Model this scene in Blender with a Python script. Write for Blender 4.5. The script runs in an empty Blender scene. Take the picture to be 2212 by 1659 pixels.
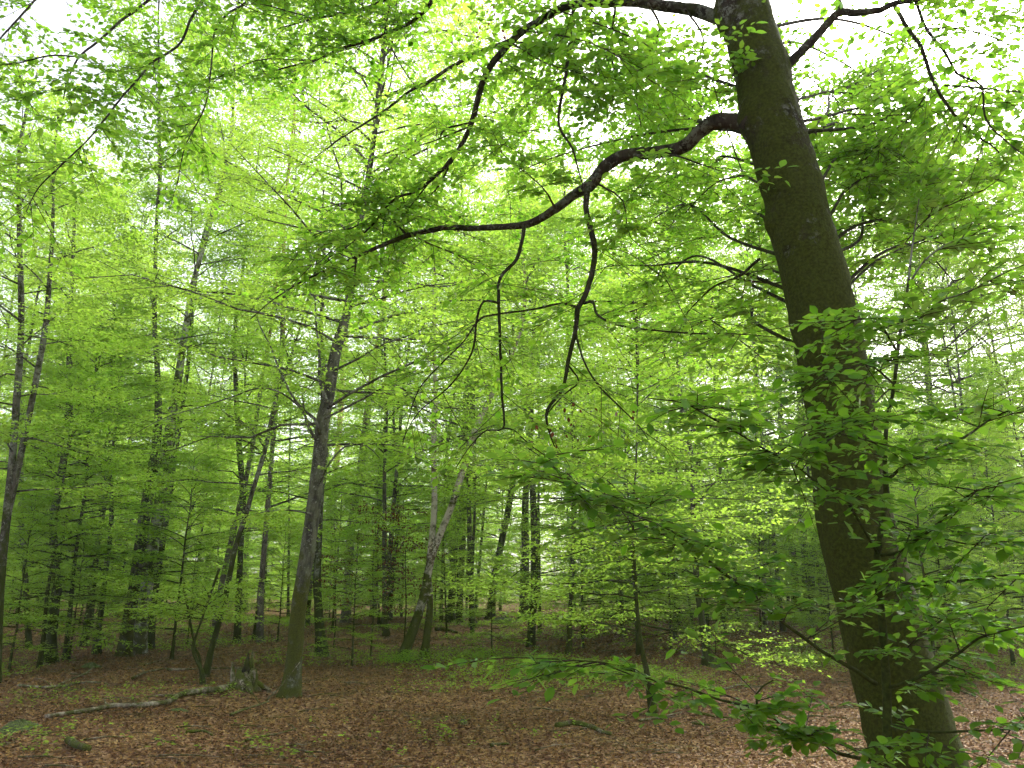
import bpy, math, random
import numpy as np
from mathutils import Vector, Quaternion, Matrix

SC = bpy.context.scene
COL = SC.collection
PI = math.pi
rad = math.radians
RNG = np.random.default_rng(7)

# ------------------------------------------------------------------ camera
CAM_H = 1.6
PITCH = rad(14.4)
FPX = 1790.0                       # focal length in pixels of a 2212 px wide frame
UC, VC = 1106.0, 829.5
cam_d = bpy.data.cameras.new('camera')
cam = bpy.data.objects.new('camera', cam_d); COL.objects.link(cam)
cam.location = (0, 0, CAM_H)
cam.rotation_euler = (PI/2 + PITCH, 0, 0)
cam_d.sensor_width = 36.0
cam_d.lens = 36.0 * FPX / 2212.0
cam_d.clip_start = 0.05; cam_d.clip_end = 2000
SC.camera = cam

# ------------------------------------------------------------------ world, sun, exposure
SUN_EL, SUN_AZ = rad(40), rad(35)      # overcast, brightest part of the cloud to the right
w = bpy.data.worlds.new('World'); SC.world = w; w.use_nodes = True
nt = w.node_tree; nt.nodes.clear()
sky = nt.nodes.new('ShaderNodeTexSky'); sky.sky_type = 'NISHITA'; sky.sun_disc = False
sky.sun_elevation = SUN_EL; sky.sun_rotation = SUN_AZ
sky.air_density = 1.0; sky.dust_density = 5.0; sky.ozone_density = 1.0
hsv = nt.nodes.new('ShaderNodeHueSaturation'); hsv.inputs['Saturation'].default_value = 0.34
hsv.inputs['Value'].default_value = 1.0
bg = nt.nodes.new('ShaderNodeBackground'); bg.inputs['Strength'].default_value = 0.15
wo = nt.nodes.new('ShaderNodeOutputWorld')
nt.links.new(sky.outputs[0], hsv.inputs['Color']); nt.links.new(hsv.outputs[0], bg.inputs['Color'])
nt.links.new(bg.outputs[0], wo.inputs['Surface'])
sun_d = bpy.data.lights.new('sun', 'SUN'); sun_d.energy = 1.1; sun_d.angle = rad(30); sun_d.color = (1, .96, .88)
sun = bpy.data.objects.new('sun', sun_d); COL.objects.link(sun)
sdir = Vector((math.sin(SUN_AZ)*math.cos(SUN_EL), math.cos(SUN_AZ)*math.cos(SUN_EL), math.sin(SUN_EL)))
sun.rotation_euler = sdir.to_track_quat('Z', 'Y').to_euler()
vs = SC.view_settings
SC.display_settings.display_device = 'sRGB'
vs.view_transform = 'Standard'; vs.look = 'None'; vs.gamma = 1; vs.use_curve_mapping = False
vs.exposure = 1.68
SC.render.engine = 'CYCLES'
cy = SC.cycles
cy.use_denoising = True
try: cy.denoiser = 'OPENIMAGEDENOISE'
except Exception: pass
cy.max_bounces = 12; cy.diffuse_bounces = 10; cy.glossy_bounces = 2; cy.transmission_bounces = 10
cy.caustics_reflective = False; cy.caustics_refractive = False
cy.sample_clamp_indirect = 8
cy.use_adaptive_sampling = True; cy.adaptive_threshold = 0.03

# ------------------------------------------------------------------ ground shape and pixel helpers
def sstep(a, b, x):
    t = np.clip((np.asarray(x, float)-a)/(b-a), 0, 1); return t*t*(3-2*t)
def gz(x, y):
    x = np.asarray(x, float); y = np.asarray(y, float)
    d = np.sqrt(x*x+y*y)
    z = 0.62*sstep(14, 44, y) + 0.9*sstep(50, 140, d)
    z = z + (0.05*np.sin(x*.55+1.3)*np.sin(y*.43+.4) + 0.03*np.sin(x*1.3+y*.7) + 0.015*np.sin(x*2.9-y*2.1+2)) * sstep(3, 9, d)
    z = z + 0.16*np.exp(-(((x+5.2)/1.6)**2 + ((y-14.6)/1.1)**2))      # low mound by the crooked stem
    return z
CT, ST = math.cos(PITCH), math.sin(PITCH)
def ray(u, v):
    a = (u-UC)/FPX; b = (VC-v)/FPX
    return np.array([a, CT - b*ST, ST + b*CT])
def at(u, v, Y):
    d = ray(u, v); return np.array([0, 0, CAM_H]) + d*(Y/d[1])
def mpp(u, v, Y):                      # metres per pixel at that depth
    return (Y/ray(u, v)[1])/FPX
def ghit(u, v):
    d = ray(u, v); t = 4.0
    while t < 300:
        p = d*t; 
        if CAM_H + p[2] <= float(gz(p[0], p[1])): break
        t += 0.03
    return np.array([p[0], p[1], float(gz(p[0], p[1]))])

# ------------------------------------------------------------------ object helpers
def tag(o, label=None, cat=None, group=None, kind=None):
    if label: o['label'] = label
    if cat: o['category'] = cat
    if group: o['group'] = group
    if kind: o['kind'] = kind
    return o
def empty(name, loc, label, cat, group=None):
    o = bpy.data.objects.new(name, None); COL.objects.link(o); o.location = loc
    o.empty_display_size = .2
    return tag(o, label, cat, group)
def link(name, me, parent=None, kind=None, label=None):
    o = bpy.data.objects.new(name, me); COL.objects.link(o)
    if parent is not None: o.parent = parent
    if kind: o['kind'] = kind
    if label: o['label'] = label
    return o
def mesh_np(name, V, F, mat, tint=None, smooth=True):
    V = np.asarray(V, np.float32); F = np.asarray(F, np.int32)
    me = bpy.data.meshes.new(name)
    n, k = F.shape
    me.vertices.add(len(V)); me.vertices.foreach_set('co', V.ravel())
    me.loops.add(n*k); me.loops.foreach_set('vertex_index', F.ravel())
    me.polygons.add(n)
    me.polygons.foreach_set('loop_start', np.arange(0, n*k, k, dtype=np.int32))
    me.polygons.foreach_set('loop_total', np.full(n, k, np.int32))
    if smooth: me.polygons.foreach_set('use_smooth', np.ones(n, bool))
    me.materials.append(mat)
    if tint is not None:
        a = me.attributes.new('tint', 'FLOAT', 'POINT'); a.data.foreach_set('value', np.asarray(tint, np.float32))
    me.update(); me.validate()
    return me
def nrm(a):
    return a/np.maximum(np.linalg.norm(a, axis=-1, keepdims=True), 1e-9)

def smooth_path(P, R, step):
    P = np.asarray(P, float); R = np.asarray(R, float)
    Q = np.vstack([2*P[0]-P[1], P, 2*P[-1]-P[-2]])
    out, ro = [], []
    for i in range(len(P)-1):
        p0, p1, p2, p3 = Q[i], Q[i+1], Q[i+2], Q[i+3]
        m = max(1, int(math.ceil(np.linalg.norm(p2-p1)/step)))
        for j in range(m):
            t = j/m
            out.append(.5*((2*p1)+(-p0+p2)*t+(2*p0-5*p1+4*p2-p3)*t*t+(-p0+3*p1-3*p2+p3)*t**3))
            ro.append(R[i]*(1-t)+R[i+1]*t)
    out.append(P[-1]); ro.append(R[-1])
    return np.array(out), np.array(ro)

def tube_np(P, R, k=8, seed=0, rough=0.0, lobes=0.0, flare=None):
    """rings along a path; rough adds knobbly relief"""
    P = np.asarray(P, float); n = len(P)
    T = nrm(np.gradient(P, axis=0))
    ref = np.array([0, 1, 0]) if abs(T[0][1]) < .9 else np.array([1, 0, 0])
    A = np.zeros_like(P); a = nrm(np.cross(T[0], ref)); 
    for i in range(n):
        a = a - T[i]*np.dot(a, T[i]); a = nrm(a); A[i] = a
    B = np.cross(T, A)
    th = np.arange(k)*2*PI/k
    rr = np.repeat(np.asarray(R)[:, None], k, 1)
    if rough or lobes:
        s = np.concatenate([[0], np.cumsum(np.linalg.norm(np.diff(P, axis=0), axis=1))])
        S, TH = np.meshgrid(s, th, indexing='ij')
        r0 = np.asarray(R)[0]+1e-6
        rg = np.random.default_rng(seed)
        f = np.zeros_like(S)
        for q in range(9):
            kk = rg.integers(0, 6); fs = rg.uniform(.4, 5)/max(r0*2.2, .02)*.5
            f += np.sin(kk*TH + fs*S*2 + rg.uniform(0, 6.3))*rg.uniform(.4, 1)/(1+.35*kk)
        rr = rr*(1+rough*f/3)
        if lobes:
            fl = np.exp(-s/ (lobes))[:, None]
            rr = rr*(1+fl*(.40+.6*np.maximum(0, np.sin(TH*5+rg.uniform(0, 6))) ))
    V = P[:, None, :] + rr[..., None]*(np.cos(th)[None, :, None]*A[:, None, :] + np.sin(th)[None, :, None]*B[:, None, :])
    V = V.reshape(-1, 3)
    i = np.arange(n-1)[:, None]; j = np.arange(k)[None, :]
    F = np.stack([i*k+j, i*k+(j+1) % k, (i+1)*k+(j+1) % k, (i+1)*k+j], -1).reshape(-1, 4)
    # closing caps as fans of quads onto the axis (k even)
    caps = []
    for ring, flip in ((0, True), (n-1, False)):
        c = len(V); V = np.vstack([V, P[ring][None]])
        q = [[ring*k+m, ring*k+(m+1) % k, ring*k+(m+2) % k, c] for m in range(0, k, 2)]
        caps += [x[::-1] if flip else x for x in q]
    return V, np.vstack([F, np.array(caps)])

class MB:
    def __init__(s): s.V = []; s.F = []; s.n = 0
    def add(s, V, F):
        s.V.append(V); s.F.append(np.asarray(F)+s.n); s.n += len(V)
    def tube(s, P, R, k=4, **kw):
        V, F = tube_np(P, R, k, **kw); s.add(V, F)
    def mesh(s, name, mat, off=(0, 0, 0)):
        return mesh_np(name, np.vstack(s.V)-np.asarray(off), np.vstack(s.F), mat)

# ------------------------------------------------------------------ leaves
LEAF_LO = (np.array([[0, 0, 0], [.45, .33, .08], [1, 0, 0], [.45, -.33, .08]]), np.array([[0, 2, 1], [0, 3, 2]]))
LEAF_MD = (np.array([[0, 0, 0], [.30, .27, .06], [.66, .29, .06], [1.02, 0, -.05], [.66, -.29, .06], [.30, -.27, .06]]),
           np.array([[0, 3, 2], [0, 2, 1], [0, 5, 4], [0, 4, 3]]))
def leaves_np(P, A, N, S, tpl):
    A = nrm(A); B = nrm(np.cross(N, A)); N = np.cross(A, B)
    T, F = tpl; k = len(T)
    V = P[:, None, :] + S[:, None, None]*(T[None, :, 0, None]*A[:, None, :]+T[None, :, 1, None]*B[:, None, :]+T[None, :, 2, None]*N[:, None, :])
    FF = (np.arange(len(P))*k)[:, None, None] + F[None]
    return V.reshape(-1, 3), FF.reshape(-1, 3)
def leaf_mesh(name, L, mat, tpl=LEAF_LO, off=(0, 0, 0), rng=RNG):
    P, A, N, S = L
    V, F = leaves_np(P-np.asarray(off), A, N, S, tpl)
    return mesh_np(name, V, F, mat, np.repeat(rng.random(len(P)), len(tpl[0])), smooth=False)
def twig_leaves(P0, D, L, k, size, rng, droop=.12, flat=.42):
    """alternate leaves in flat sprays along twigs P0 + D*L"""
    n = len(P0); D = nrm(D)
    t = (np.arange(k)+.6)/k
    up = np.array([0, 0, 1.0])
    S = nrm(np.cross(D, up))
    pos = P0[:, None, :] + D[:, None, :]*(L[:, None]*t[None])[..., None]
    pos[..., 2] -= droop*L[:, None]*t[None]**2
    side = np.where(np.arange(k) % 2 == 0, 1.0, -1.0); side[-1] = 0
    A = D[:, None, :]*.62 + side[None, :, None]*S[:, None, :]*.8 + rng.normal(0, .22, (n, k, 3)); A[..., 2] -= .12
    N = up[None, None, :] + rng.normal(0, flat, (n, k, 3))
    sz = size*rng.uniform(.5, 1.22, (n, k))
    return pos.reshape(-1, 3), nrm(A.reshape(-1, 3)), nrm(N.reshape(-1, 3)), sz.ravel()
def cat(Ls):
    return tuple(np.concatenate([l[i] for l in Ls]) for i in range(4))

# ------------------------------------------------------------------ materials
def new_mat(name):
    m = bpy.data.materials.new(name); m.use_nodes = True
    t = m.node_tree; t.nodes.clear()
    out = t.nodes.new('ShaderNodeOutputMaterial')
    return m, t, out
def N_(t, typ, **kw):
    n = t.nodes.new(typ)
    for k, v in kw.items():
        if k in n.inputs: n.inputs[k].default_value = v
        else: setattr(n, k, v)
    return n
def ramp(t, stops, interp='LINEAR'):
    r = t.nodes.new('ShaderNodeValToRGB'); r.color_ramp.interpolation = interp
    e = r.color_ramp.elements
    while len(e) < len(stops): e.new(.5)
    for i, (p, c) in enumerate(stops):
        e[i].position = p; e[i].color = (c, c, c, 1) if isinstance(c, (int, float)) else (*c, 1)
    return r
def leaf_mat(name, stops, tstops, mixt=.5, gloss=.08, rough=.45):
    m, t, out = new_mat(name)
    at_ = N_(t, 'ShaderNodeAttribute'); at_.attribute_name = 'tint'
    oi = N_(t, 'ShaderNodeObjectInfo')
    ad = N_(t, 'ShaderNodeMath', operation='MULTIPLY_ADD'); ad.inputs[1].default_value = .35; 
    t.links.new(oi.outputs['Random'], ad.inputs[0])
    sc = N_(t, 'ShaderNodeMath', operation='MULTIPLY'); sc.inputs[1].default_value = .65
    t.links.new(at_.outputs['Fac'], sc.inputs[0]); t.links.new(sc.outputs[0], ad.inputs[2])
    r1 = ramp(t, stops); r2 = ramp(t, tstops)
    t.links.new(ad.outputs[0], r1.inputs[0]); t.links.new(ad.outputs[0], r2.inputs[0])
    d = N_(t, 'ShaderNodeBsdfDiffuse'); tr = N_(t, 'ShaderNodeBsdfTranslucent')
    t.links.new(r1.outputs[0], d.inputs['Color']); t.links.new(r2.outputs[0], tr.inputs['Color'])
    mx = N_(t, 'ShaderNodeMixShader'); mx.inputs[0].default_value = mixt
    t.links.new(d.outputs[0], mx.inputs[1]); t.links.new(tr.outputs[0], mx.inputs[2])
    g = N_(t, 'ShaderNodeBsdfGlossy'); g.inputs['Roughness'].default_value = rough; g.inputs['Color'].default_value = (.8, .8, .8, 1)
    fr = N_(t, 'ShaderNodeFresnel'); fr.inputs['IOR'].default_value = 1.4
    fm = N_(t, 'ShaderNodeMath', operation='MULTIPLY'); fm.inputs[1].default_value = gloss*8
    t.links.new(fr.outputs[0], fm.inputs[0])
    m2 = N_(t, 'ShaderNodeMixShader')
    t.links.new(fm.outputs[0], m2.inputs[0]); t.links.new(mx.outputs[0], m2.inputs[1]); t.links.new(g.outputs[0], m2.inputs[2])
    t.links.new(m2.outputs[0], out.inputs['Surface'])
    return m
M = {}
M['leaf'] = leaf_mat('fresh_leaf', [(0, (.13, .22, .03)), (.5, (.18, .28, .04)), (1, (.24, .32, .055))],
                     [(0, (.38, .66, .055)), (.5, (.49, .77, .075)), (1, (.61, .83, .10))], .66, .018)
M['leaf_near_shaded'] = leaf_mat('near_leaf_shaded', [(0, (.05, .15, .015)), (.5, (.07, .19, .02)), (1, (.10, .22, .026))],  # same fresh beech leaf, with the sapling's weaker light darkened into its colour
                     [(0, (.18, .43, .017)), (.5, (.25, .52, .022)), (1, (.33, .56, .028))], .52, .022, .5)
M['leaf_over_shaded'] = leaf_mat('overhead_leaf_shaded', [(0, (.06, .16, .018)), (.5, (.09, .20, .022)), (1, (.14, .25, .03))],  # fresh leaf again, shade of the backlit overhead sprays put into the colour
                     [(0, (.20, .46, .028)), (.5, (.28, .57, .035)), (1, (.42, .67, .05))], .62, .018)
M['leaf_dead'] = leaf_mat('withered_leaf', [(0, (.07, .025, .012)), (1, (.17, .07, .035))],
                     [(0, (.10, .03, .012)), (1, (.18, .06, .025))], .4, .03)
M['needle'] = leaf_mat('pine_needle', [(0, (.03, .07, .03)), (1, (.05, .10, .04))], [(0, (.04, .10, .03)), (1, (.06, .12, .04))], .3, .03)

def bark_mat(name, base, dark, lichen, moss, lich_amt=.62, moss_z=1.0, moss_amt=.5, scale=1.0, bump=.5, top=None, lw=.55, ls=16, lt=.22):
    m, t, out = new_mat(name)
    geo = N_(t, 'ShaderNodeNewGeometry')
    mp = N_(t, 'ShaderNodeMapping'); mp.inputs['Scale'].default_value = (1, 1, .35)
    t.links.new(geo.outputs['Position'], mp.inputs[0])
    n1 = N_(t, 'ShaderNodeTexNoise'); n1.inputs['Scale'].default_value = 9*scale; n1.inputs['Detail'].default_value = 6; n1.inputs['Roughness'].default_value = .65
    t.links.new(mp.outputs[0], n1.inputs['Vector'])
    r1 = ramp(t, [(.41, dark), (.58, base)]); t.links.new(n1.outputs[0], r1.inputs[0])
    col = r1.outputs[0]
    if top:
        sx = N_(t, 'ShaderNodeSeparateXYZ'); t.links.new(geo.outputs['Position'], sx.inputs[0])
        mr = N_(t, 'ShaderNodeMapRange'); mr.inputs[1].default_value = top[0]; mr.inputs[2].default_value = top[1]
        t.links.new(sx.outputs['Z'], mr.inputs[0])
        r3 = ramp(t, [(.35, tuple(c*.6 for c in top[2])), (.62, top[2])]); t.links.new(n1.outputs[0], r3.inputs[0])
        mx = N_(t, 'ShaderNodeMixRGB'); t.links.new(mr.outputs[0], mx.inputs[0]); t.links.new(col, mx.inputs[1]); t.links.new(r3.outputs[0], mx.inputs[2]); col = mx.outputs[0]
    # pale lichen flecks
    n2 = N_(t, 'ShaderNodeTexNoise'); n2.inputs['Scale'].default_value = ls*scale; n2.inputs['Detail'].default_value = 8; n2.inputs['Roughness'].default_value = .72
    t.links.new(geo.outputs['Position'], n2.inputs['Vector'])
    n2b = N_(t, 'ShaderNodeTexNoise'); n2b.inputs['Scale'].default_value = 1.7*scale; n2b.inputs['Detail'].default_value = 3
    t.links.new(geo.outputs['Position'], n2b.inputs['Vector'])
    aa = N_(t, 'ShaderNodeMath', operation='MULTIPLY_ADD'); aa.inputs[1].default_value = lw
    t.links.new(n2b.outputs[0], aa.inputs[0]); t.links.new(n2.outputs[0], aa.inputs[2])
    r2 = ramp(t, [(lich_amt+lt, 0.0), (lich_amt+lt+.05, 1.0)])
    t.links.new(aa.outputs[0], r2.inputs[0])
    mx = N_(t, 'ShaderNodeMixRGB'); t.links.new(r2.outputs[0], mx.inputs[0]); t.links.new(col, mx.inputs[1]); mx.inputs[2].default_value = (*lichen, 1); col = mx.outputs[0]
    # moss towards the foot, broken by noise
    n3 = N_(t, 'ShaderNodeTexNoise'); n3.inputs['Scale'].default_value = 3.2*scale; n3.inputs['Detail'].default_value = 7; n3.inputs['Roughness'].default_value = .7
    t.links.new(geo.outputs['Position'], n3.inputs['Vector'])
    s3 = N_(t, 'ShaderNodeSeparateXYZ'); t.links.new(geo.outputs['Position'], s3.inputs[0])
    mr3 = N_(t, 'ShaderNodeMapRange'); mr3.inputs[1].default_value = moss_z+.4; mr3.inputs[2].default_value = moss_z*3+1.2
    mr3.inputs[3].default_value = .22; mr3.inputs[4].default_value = 0
    t.links.new(s3.outputs['Z'], mr3.inputs[0])
    ab = N_(t, 'ShaderNodeMath', operation='ADD'); t.links.new(n3.outputs[0], ab.inputs[0]); t.links.new(mr3.outputs[0], ab.inputs[1])
    rm = ramp(t, [(1.0-moss_amt, 0.0), (1.12-moss_amt, 1.0)]); t.links.new(ab.outputs[0], rm.inputs[0])
    n4 = N_(t, 'ShaderNodeTexNoise'); n4.inputs['Scale'].default_value = 60; t.links.new(geo.outputs['Position'], n4.inputs['Vector'])
    r4 = ramp(t, [(.35, tuple(c*.5 for c in moss)), (.65, moss)]); t.links.new(n4.outputs[0], r4.inputs[0])
    mx = N_(t, 'ShaderNodeMixRGB'); t.links.new(rm.outputs[0], mx.inputs[0]); t.links.new(col, mx.inputs[1]); t.links.new(r4.outputs[0], mx.inputs[2]); col = mx.outputs[0]
    b = N_(t, 'ShaderNodeBsdfPrincipled'); b.inputs['Roughness'].default_value = .95; b.inputs['Specular IOR Level'].default_value = .15
    t.links.new(col, b.inputs['Base Color'])
    hs = N_(t, 'ShaderNodeMath', operation='ADD'); t.links.new(n1.outputs[0], hs.inputs[0]); t.links.new(n2.outputs[0], hs.inputs[1])
    bp = N_(t, 'ShaderNodeBump'); bp.inputs['Strength'].default_value = bump; bp.inputs['Distance'].default_value = .02
    t.links.new(hs.outputs[0], bp.inputs['Height']); t.links.new(bp.outputs[0], b.inputs['Normal'])
    t.links.new(b.outputs[0], out.inputs['Surface'])
    return m
M['bark_hero'] = bark_mat('mossy_bark', (.034, .029, .021), (.006, .005, .004), (.17, .185, .16), (.055, .072, .009), .50, 2.2, .50, .9, 1.0, lw=.5, ls=26, lt=.222)
M['bark_limb'] = bark_mat('dark_limb_bark', (.050, .042, .032), (.016, .013, .010), (.12, .13, .10), (.035, .042, .010), .60, 2, .42, 1.5, .6)
M['bark_beech'] = bark_mat('grey_beech_bark', (.115, .120, .082), (.040, .038, .030), (.22, .23, .20), (.07, .08, .012), .50, .6, .42, 1.0, .4, lw=.3, ls=26, lt=.22)
M['bark_dark'] = bark_mat('dark_bark', (.115, .108, .086), (.030, .026, .021), (.19, .20, .17), (.05, .065, .012), .56, .8, .50, 1.2, .5)
M['bark_pale'] = bark_mat('pale_bark', (.38, .37, .33), (.20, .19, .165), (.42, .42, .40), (.10, .11, .04), .55, -1.0, .36, 1.0, .3)
M['bark_brown'] = bark_mat('patchy_brown_bark', (.17, .125, .09), (.07, .055, .04), (.46, .42, .36), (.07, .085, .012), .46, .6, .47, .8, .5)
M['bark_pine'] = bark_mat('pine_bark', (.20, .165, .16), (.09, .075, .075), (.26, .24, .24), (.10, .10, .06), .60, .2, .38, 1.3, .6, top=(9.0, 12.5, (.46, .21, .10)))
M['dead_wood'] = bark_mat('weathered_wood', (.30, .255, .195), (.14, .11, .08), (.36, .33, .27), (.08, .09, .02), .62, -1.0, .37, 2.0, .5)
M['rot_wood'] = bark_mat('rotten_wood', (.13, .10, .07), (.035, .028, .02), (.40, .36, .28), (.09, .11, .015), .62, -1.0, .39, 2.0, .8)
M['char_wood'] = bark_mat('black_rotten_wood', (.022, .018, .015), (.008, .007, .006), (.10, .09, .07), (.05, .06, .01), .62, -1.0, .36, 2.0, .8)
M['twig'] = bark_mat('twig_bark', (.065, .048, .035), (.030, .024, .018), (.10, .10, .08), (.04, .05, .01), .65, .2, .38, 3.0, .2)

# ground litter
def ground_mat():
    m, t, out = new_mat('leaf_litter_ground')
    geo = N_(t, 'ShaderNodeNewGeometry')
    v = N_(t, 'ShaderNodeTexVoronoi'); v.inputs['Scale'].default_value = 17; v.inputs['Randomness'].default_value = 1
    t.links.new(geo.outputs['Position'], v.inputs['Vector'])
    sp = N_(t, 'ShaderNodeSeparateColor'); t.links.new(v.outputs['Color'], sp.inputs[0])
    r = ramp(t, [(0, (.034, .016, .008)), (.3, (.100, .048, .020)), (.65, (.18, .098, .045)), (1, (.32, .21, .12))])
    t.links.new(sp.outputs[0], r.inputs[0])
    n = N_(t, 'ShaderNodeTexNoise'); n.inputs['Scale'].default_value = .55; n.inputs['Detail'].default_value = 7; n.inputs['Roughness'].default_value = .7
    t.links.new(geo.outputs['Position'], n.inputs['Vector'])
    rm = ramp(t, [(.56, 0.0), (.68, .75)]); t.links.new(n.outputs[0], rm.inputs[0])
    mx = N_(t, 'ShaderNodeMixRGB'); t.links.new(rm.outputs[0], mx.inputs[0]); t.links.new(r.outputs[0], mx.inputs[1]); mx.inputs[2].default_value = (.07, .085, .022, 1)
    b = N_(t, 'ShaderNodeBsdfPrincipled'); b.inputs['Roughness'].default_value = .95; b.inputs['Specular IOR Level'].default_value = .1
    t.links.new(mx.outputs[0], b.inputs['Base Color'])
    bp = N_(t, 'ShaderNodeBump'); bp.inputs['Strength'].default_value = .8; bp.inputs['Distance'].default_value = .03
    t.links.new(v.outputs['Distance'], bp.inputs['Height']); t.links.new(bp.outputs[0], b.inputs['Normal'])
    t.links.new(b.outputs[0], out.inputs['Surface'])
    return m
M['ground'] = ground_mat()
M['litter'] = leaf_mat('dry_leaf', [(0, (.030, .014, .006)), (.28, (.13, .064, .021)), (.56, (.27, .152, .052)), (.8, (.42, .285, .125)), (1, (.64, .52, .33))],
                       [(0, (.06, .03, .01)), (1, (.28, .14, .06))], .18, .04, .4)

# ================================================================== SETTING
def axis(lo, hi, fine_lo, fine_hi, step, grow=1.13):
    a = list(np.arange(fine_lo, fine_hi+1e-6, step))
    s = step; x = fine_hi
    while x < hi: s *= grow; x += s; a.append(x)
    s = step; x = fine_lo; b = []
    while x > lo: s *= grow; x -= s; b.append(x)
    return np.array(b[::-1]+a)
xs = axis(-420, 420, -14, 14, .25); ys = axis(-300, 420, 4, 34, .25)
X, Y = np.meshgrid(xs, ys)
V = np.stack([X, Y, gz(X, Y)], -1).reshape(-1, 3)
nx, ny = len(xs), len(ys)
i = np.arange(ny-1)[:, None]; j = np.arange(nx-1)[None, :]
F = np.stack([i*nx+j, i*nx+j+1, (i+1)*nx+j+1, (i+1)*nx+j], -1).reshape(-1, 4)
tag(link('forest_floor', mesh_np('forest_floor', V, F, M['ground'])), kind='structure')

def noise2(x, y, seed, sc):
    r = np.random.default_rng(seed); f = np.zeros_like(x)
    for q in range(10):
        a = r.uniform(0, 2*PI); k = r.uniform(.6, 1.8)*sc
        f += np.sin((x*math.cos(a)+y*math.sin(a))*k + r.uniform(0, 6.3))
    return f/3.2
# dry beech leaves lying on it
def scatter(y0, y1, dens, rng, side=.78):
    n = int(dens*side*(y1*y1-y0*y0))
    y = np.sqrt(rng.uniform(y0*y0, y1*y1, n)); x = rng.uniform(-side, side, n)*y
    return x, y
rg = np.random.default_rng(3)
Ls = []
for (a, b, dn, s) in ((7.5, 13, 760, .046), (13, 24, 300, .054), (24, 42, 60, .08)):
    x, y = scatter(a, b, dn, rg)
    P = np.stack([x, y, gz(x, y)+rg.uniform(.002, .024, len(x))], -1)
    az = rg.uniform(0, 2*PI, len(x)); A = np.stack([np.cos(az), np.sin(az), rg.normal(0, .28, len(x))], -1)
    Nn = np.stack([rg.normal(0, .42, len(x)), rg.normal(0, .42, len(x)), np.ones(len(x))], -1)
    Ls.append((P, A, nrm(Nn), s*rg.uniform(.55, 1.15, len(x))))
LEAF_DRY = (np.array([[0, 0, .0], [.45, .36, .16], [1, 0, .05], [.45, -.36, .16]]), LEAF_LO[1])
LL_ = cat(Ls); me_ = leaf_mesh('leaf_litter', LL_, M['litter'], LEAF_DRY, rng=rg)
tv = np.clip(rg.random(len(LL_[0]))*.85+.13*noise2(LL_[0][:, 0], LL_[0][:, 1], 5, 1.1)+.09*noise2(LL_[0][:, 0], LL_[0][:, 1], 6, 3.5), 0, 1)
me_.attributes['tint'].data.foreach_set('value', np.repeat(tv, 4).astype(np.float32))
tag(link('leaf_litter', me_), kind='stuff')

# low green seedlings and bramble in patches
def patch_seedlings(name, n, y0, y1, thresh, size, seed, focus=()):
    r = np.random.default_rng(seed)
    x, y = scatter(y0, y1, 1, r); m = n
    y = np.sqrt(r.uniform(y0*y0, y1*y1, m)); x = r.uniform(-.74, .74, m)*y
    keep = noise2(x, y, seed, .7) > thresh
    for (u, v, ru, rd) in focus:
        c = ghit(u, v); keep |= (((x-c[0])/ru)**2+((y-c[1])/rd)**2 < 1) 
    keep &= r.random(m) < .85
    x, y = x[keep], y[keep]; k = 5; nn = len(x)
    h = r.uniform(.04, .20, nn)
    P0 = np.stack([x, y, gz(x, y)+h], -1)
    az = r.uniform(0, 2*PI, (nn, k)); rr = r.uniform(.0, .05, (nn, k))
    P = P0[:, None]+np.stack([np.cos(az)*rr, np.sin(az)*rr, r.uniform(-.03, .03, (nn, k))], -1)
    A = np.stack([np.cos(az), np.sin(az), r.uniform(-.2, .4, (nn, k))], -1)
    Nn = np.stack([r.normal(0, .3, (nn, k)), r.normal(0, .3, (nn, k)), np.ones((nn, k))], -1)
    sz = (size*(.7+.018*y))[:, None]*r.uniform(.6, 1.2, (nn, k))
    return (P.reshape(-1, 3), A.reshape(-1, 3), Nn.reshape(-1, 3), sz.ravel())
L = patch_seedlings('s', 74000, 7.5, 48, .62, .050, 11,
    focus=((1150, 1470, 1.6, 2.2), (1320, 1480, 1.9, 1.6), (640, 1345, 1.2, 2), (1750, 1420, 1.2, 1.6), (2050, 1430, 2.4, 2), (880, 1440, .8, 1), (60, 1440, 1.2, .9)))
fx = np.random.default_rng(12); Ls_ = [L]
for (u, v, ru, rd, cnt) in ((1180, 1450, 1.8, 2.2, 900), (1350, 1470, 2.0, 1.6, 700), (1040, 1425, 1.6, 2.5, 500), (880, 1430, 1.0, 1.2, 420), (80, 1620, 1.0, .5, 50), (1750, 1440, 1.6, 2, 500), (2120, 1400, 2.4, 2, 500), (640, 1350, 1.5, 2.5, 300), (560, 1640, 1.2, .5, 24), (950, 1600, 1.2, .7, 36)):
    c = ghit(u, v); a_ = fx.uniform(0, 6.3, cnt); q_ = np.abs(fx.normal(0, .75, cnt)); X_ = c[0]+ru*q_*np.cos(a_); Y_ = c[1]+rd*q_*np.sin(a_); k_ = 6
    Pb = np.stack([X_, Y_, gz(X_, Y_)+fx.uniform(.04, .26, cnt)], -1); az_ = fx.uniform(0, 6.3, (cnt, k_))
    P_ = Pb[:, None]+np.stack([np.cos(az_)*.03, np.sin(az_)*.03, fx.uniform(-.04, .04, (cnt, k_))], -1)
    A_ = np.stack([np.cos(az_), np.sin(az_), fx.uniform(-.2, .3, az_.shape)], -1); N2 = np.stack([fx.normal(0, .3, az_.shape), fx.normal(0, .3, az_.shape), np.ones(az_.shape)], -1)
    Ls_.append((P_.reshape(-1, 3), A_.reshape(-1, 3), N2.reshape(-1, 3), fx.uniform(.035, .065, cnt*k_)))
L = cat(Ls_)
tag(link('seedling_carpet', leaf_mesh('seedling_carpet', L, M['leaf'], LEAF_LO)), kind='stuff')

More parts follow.
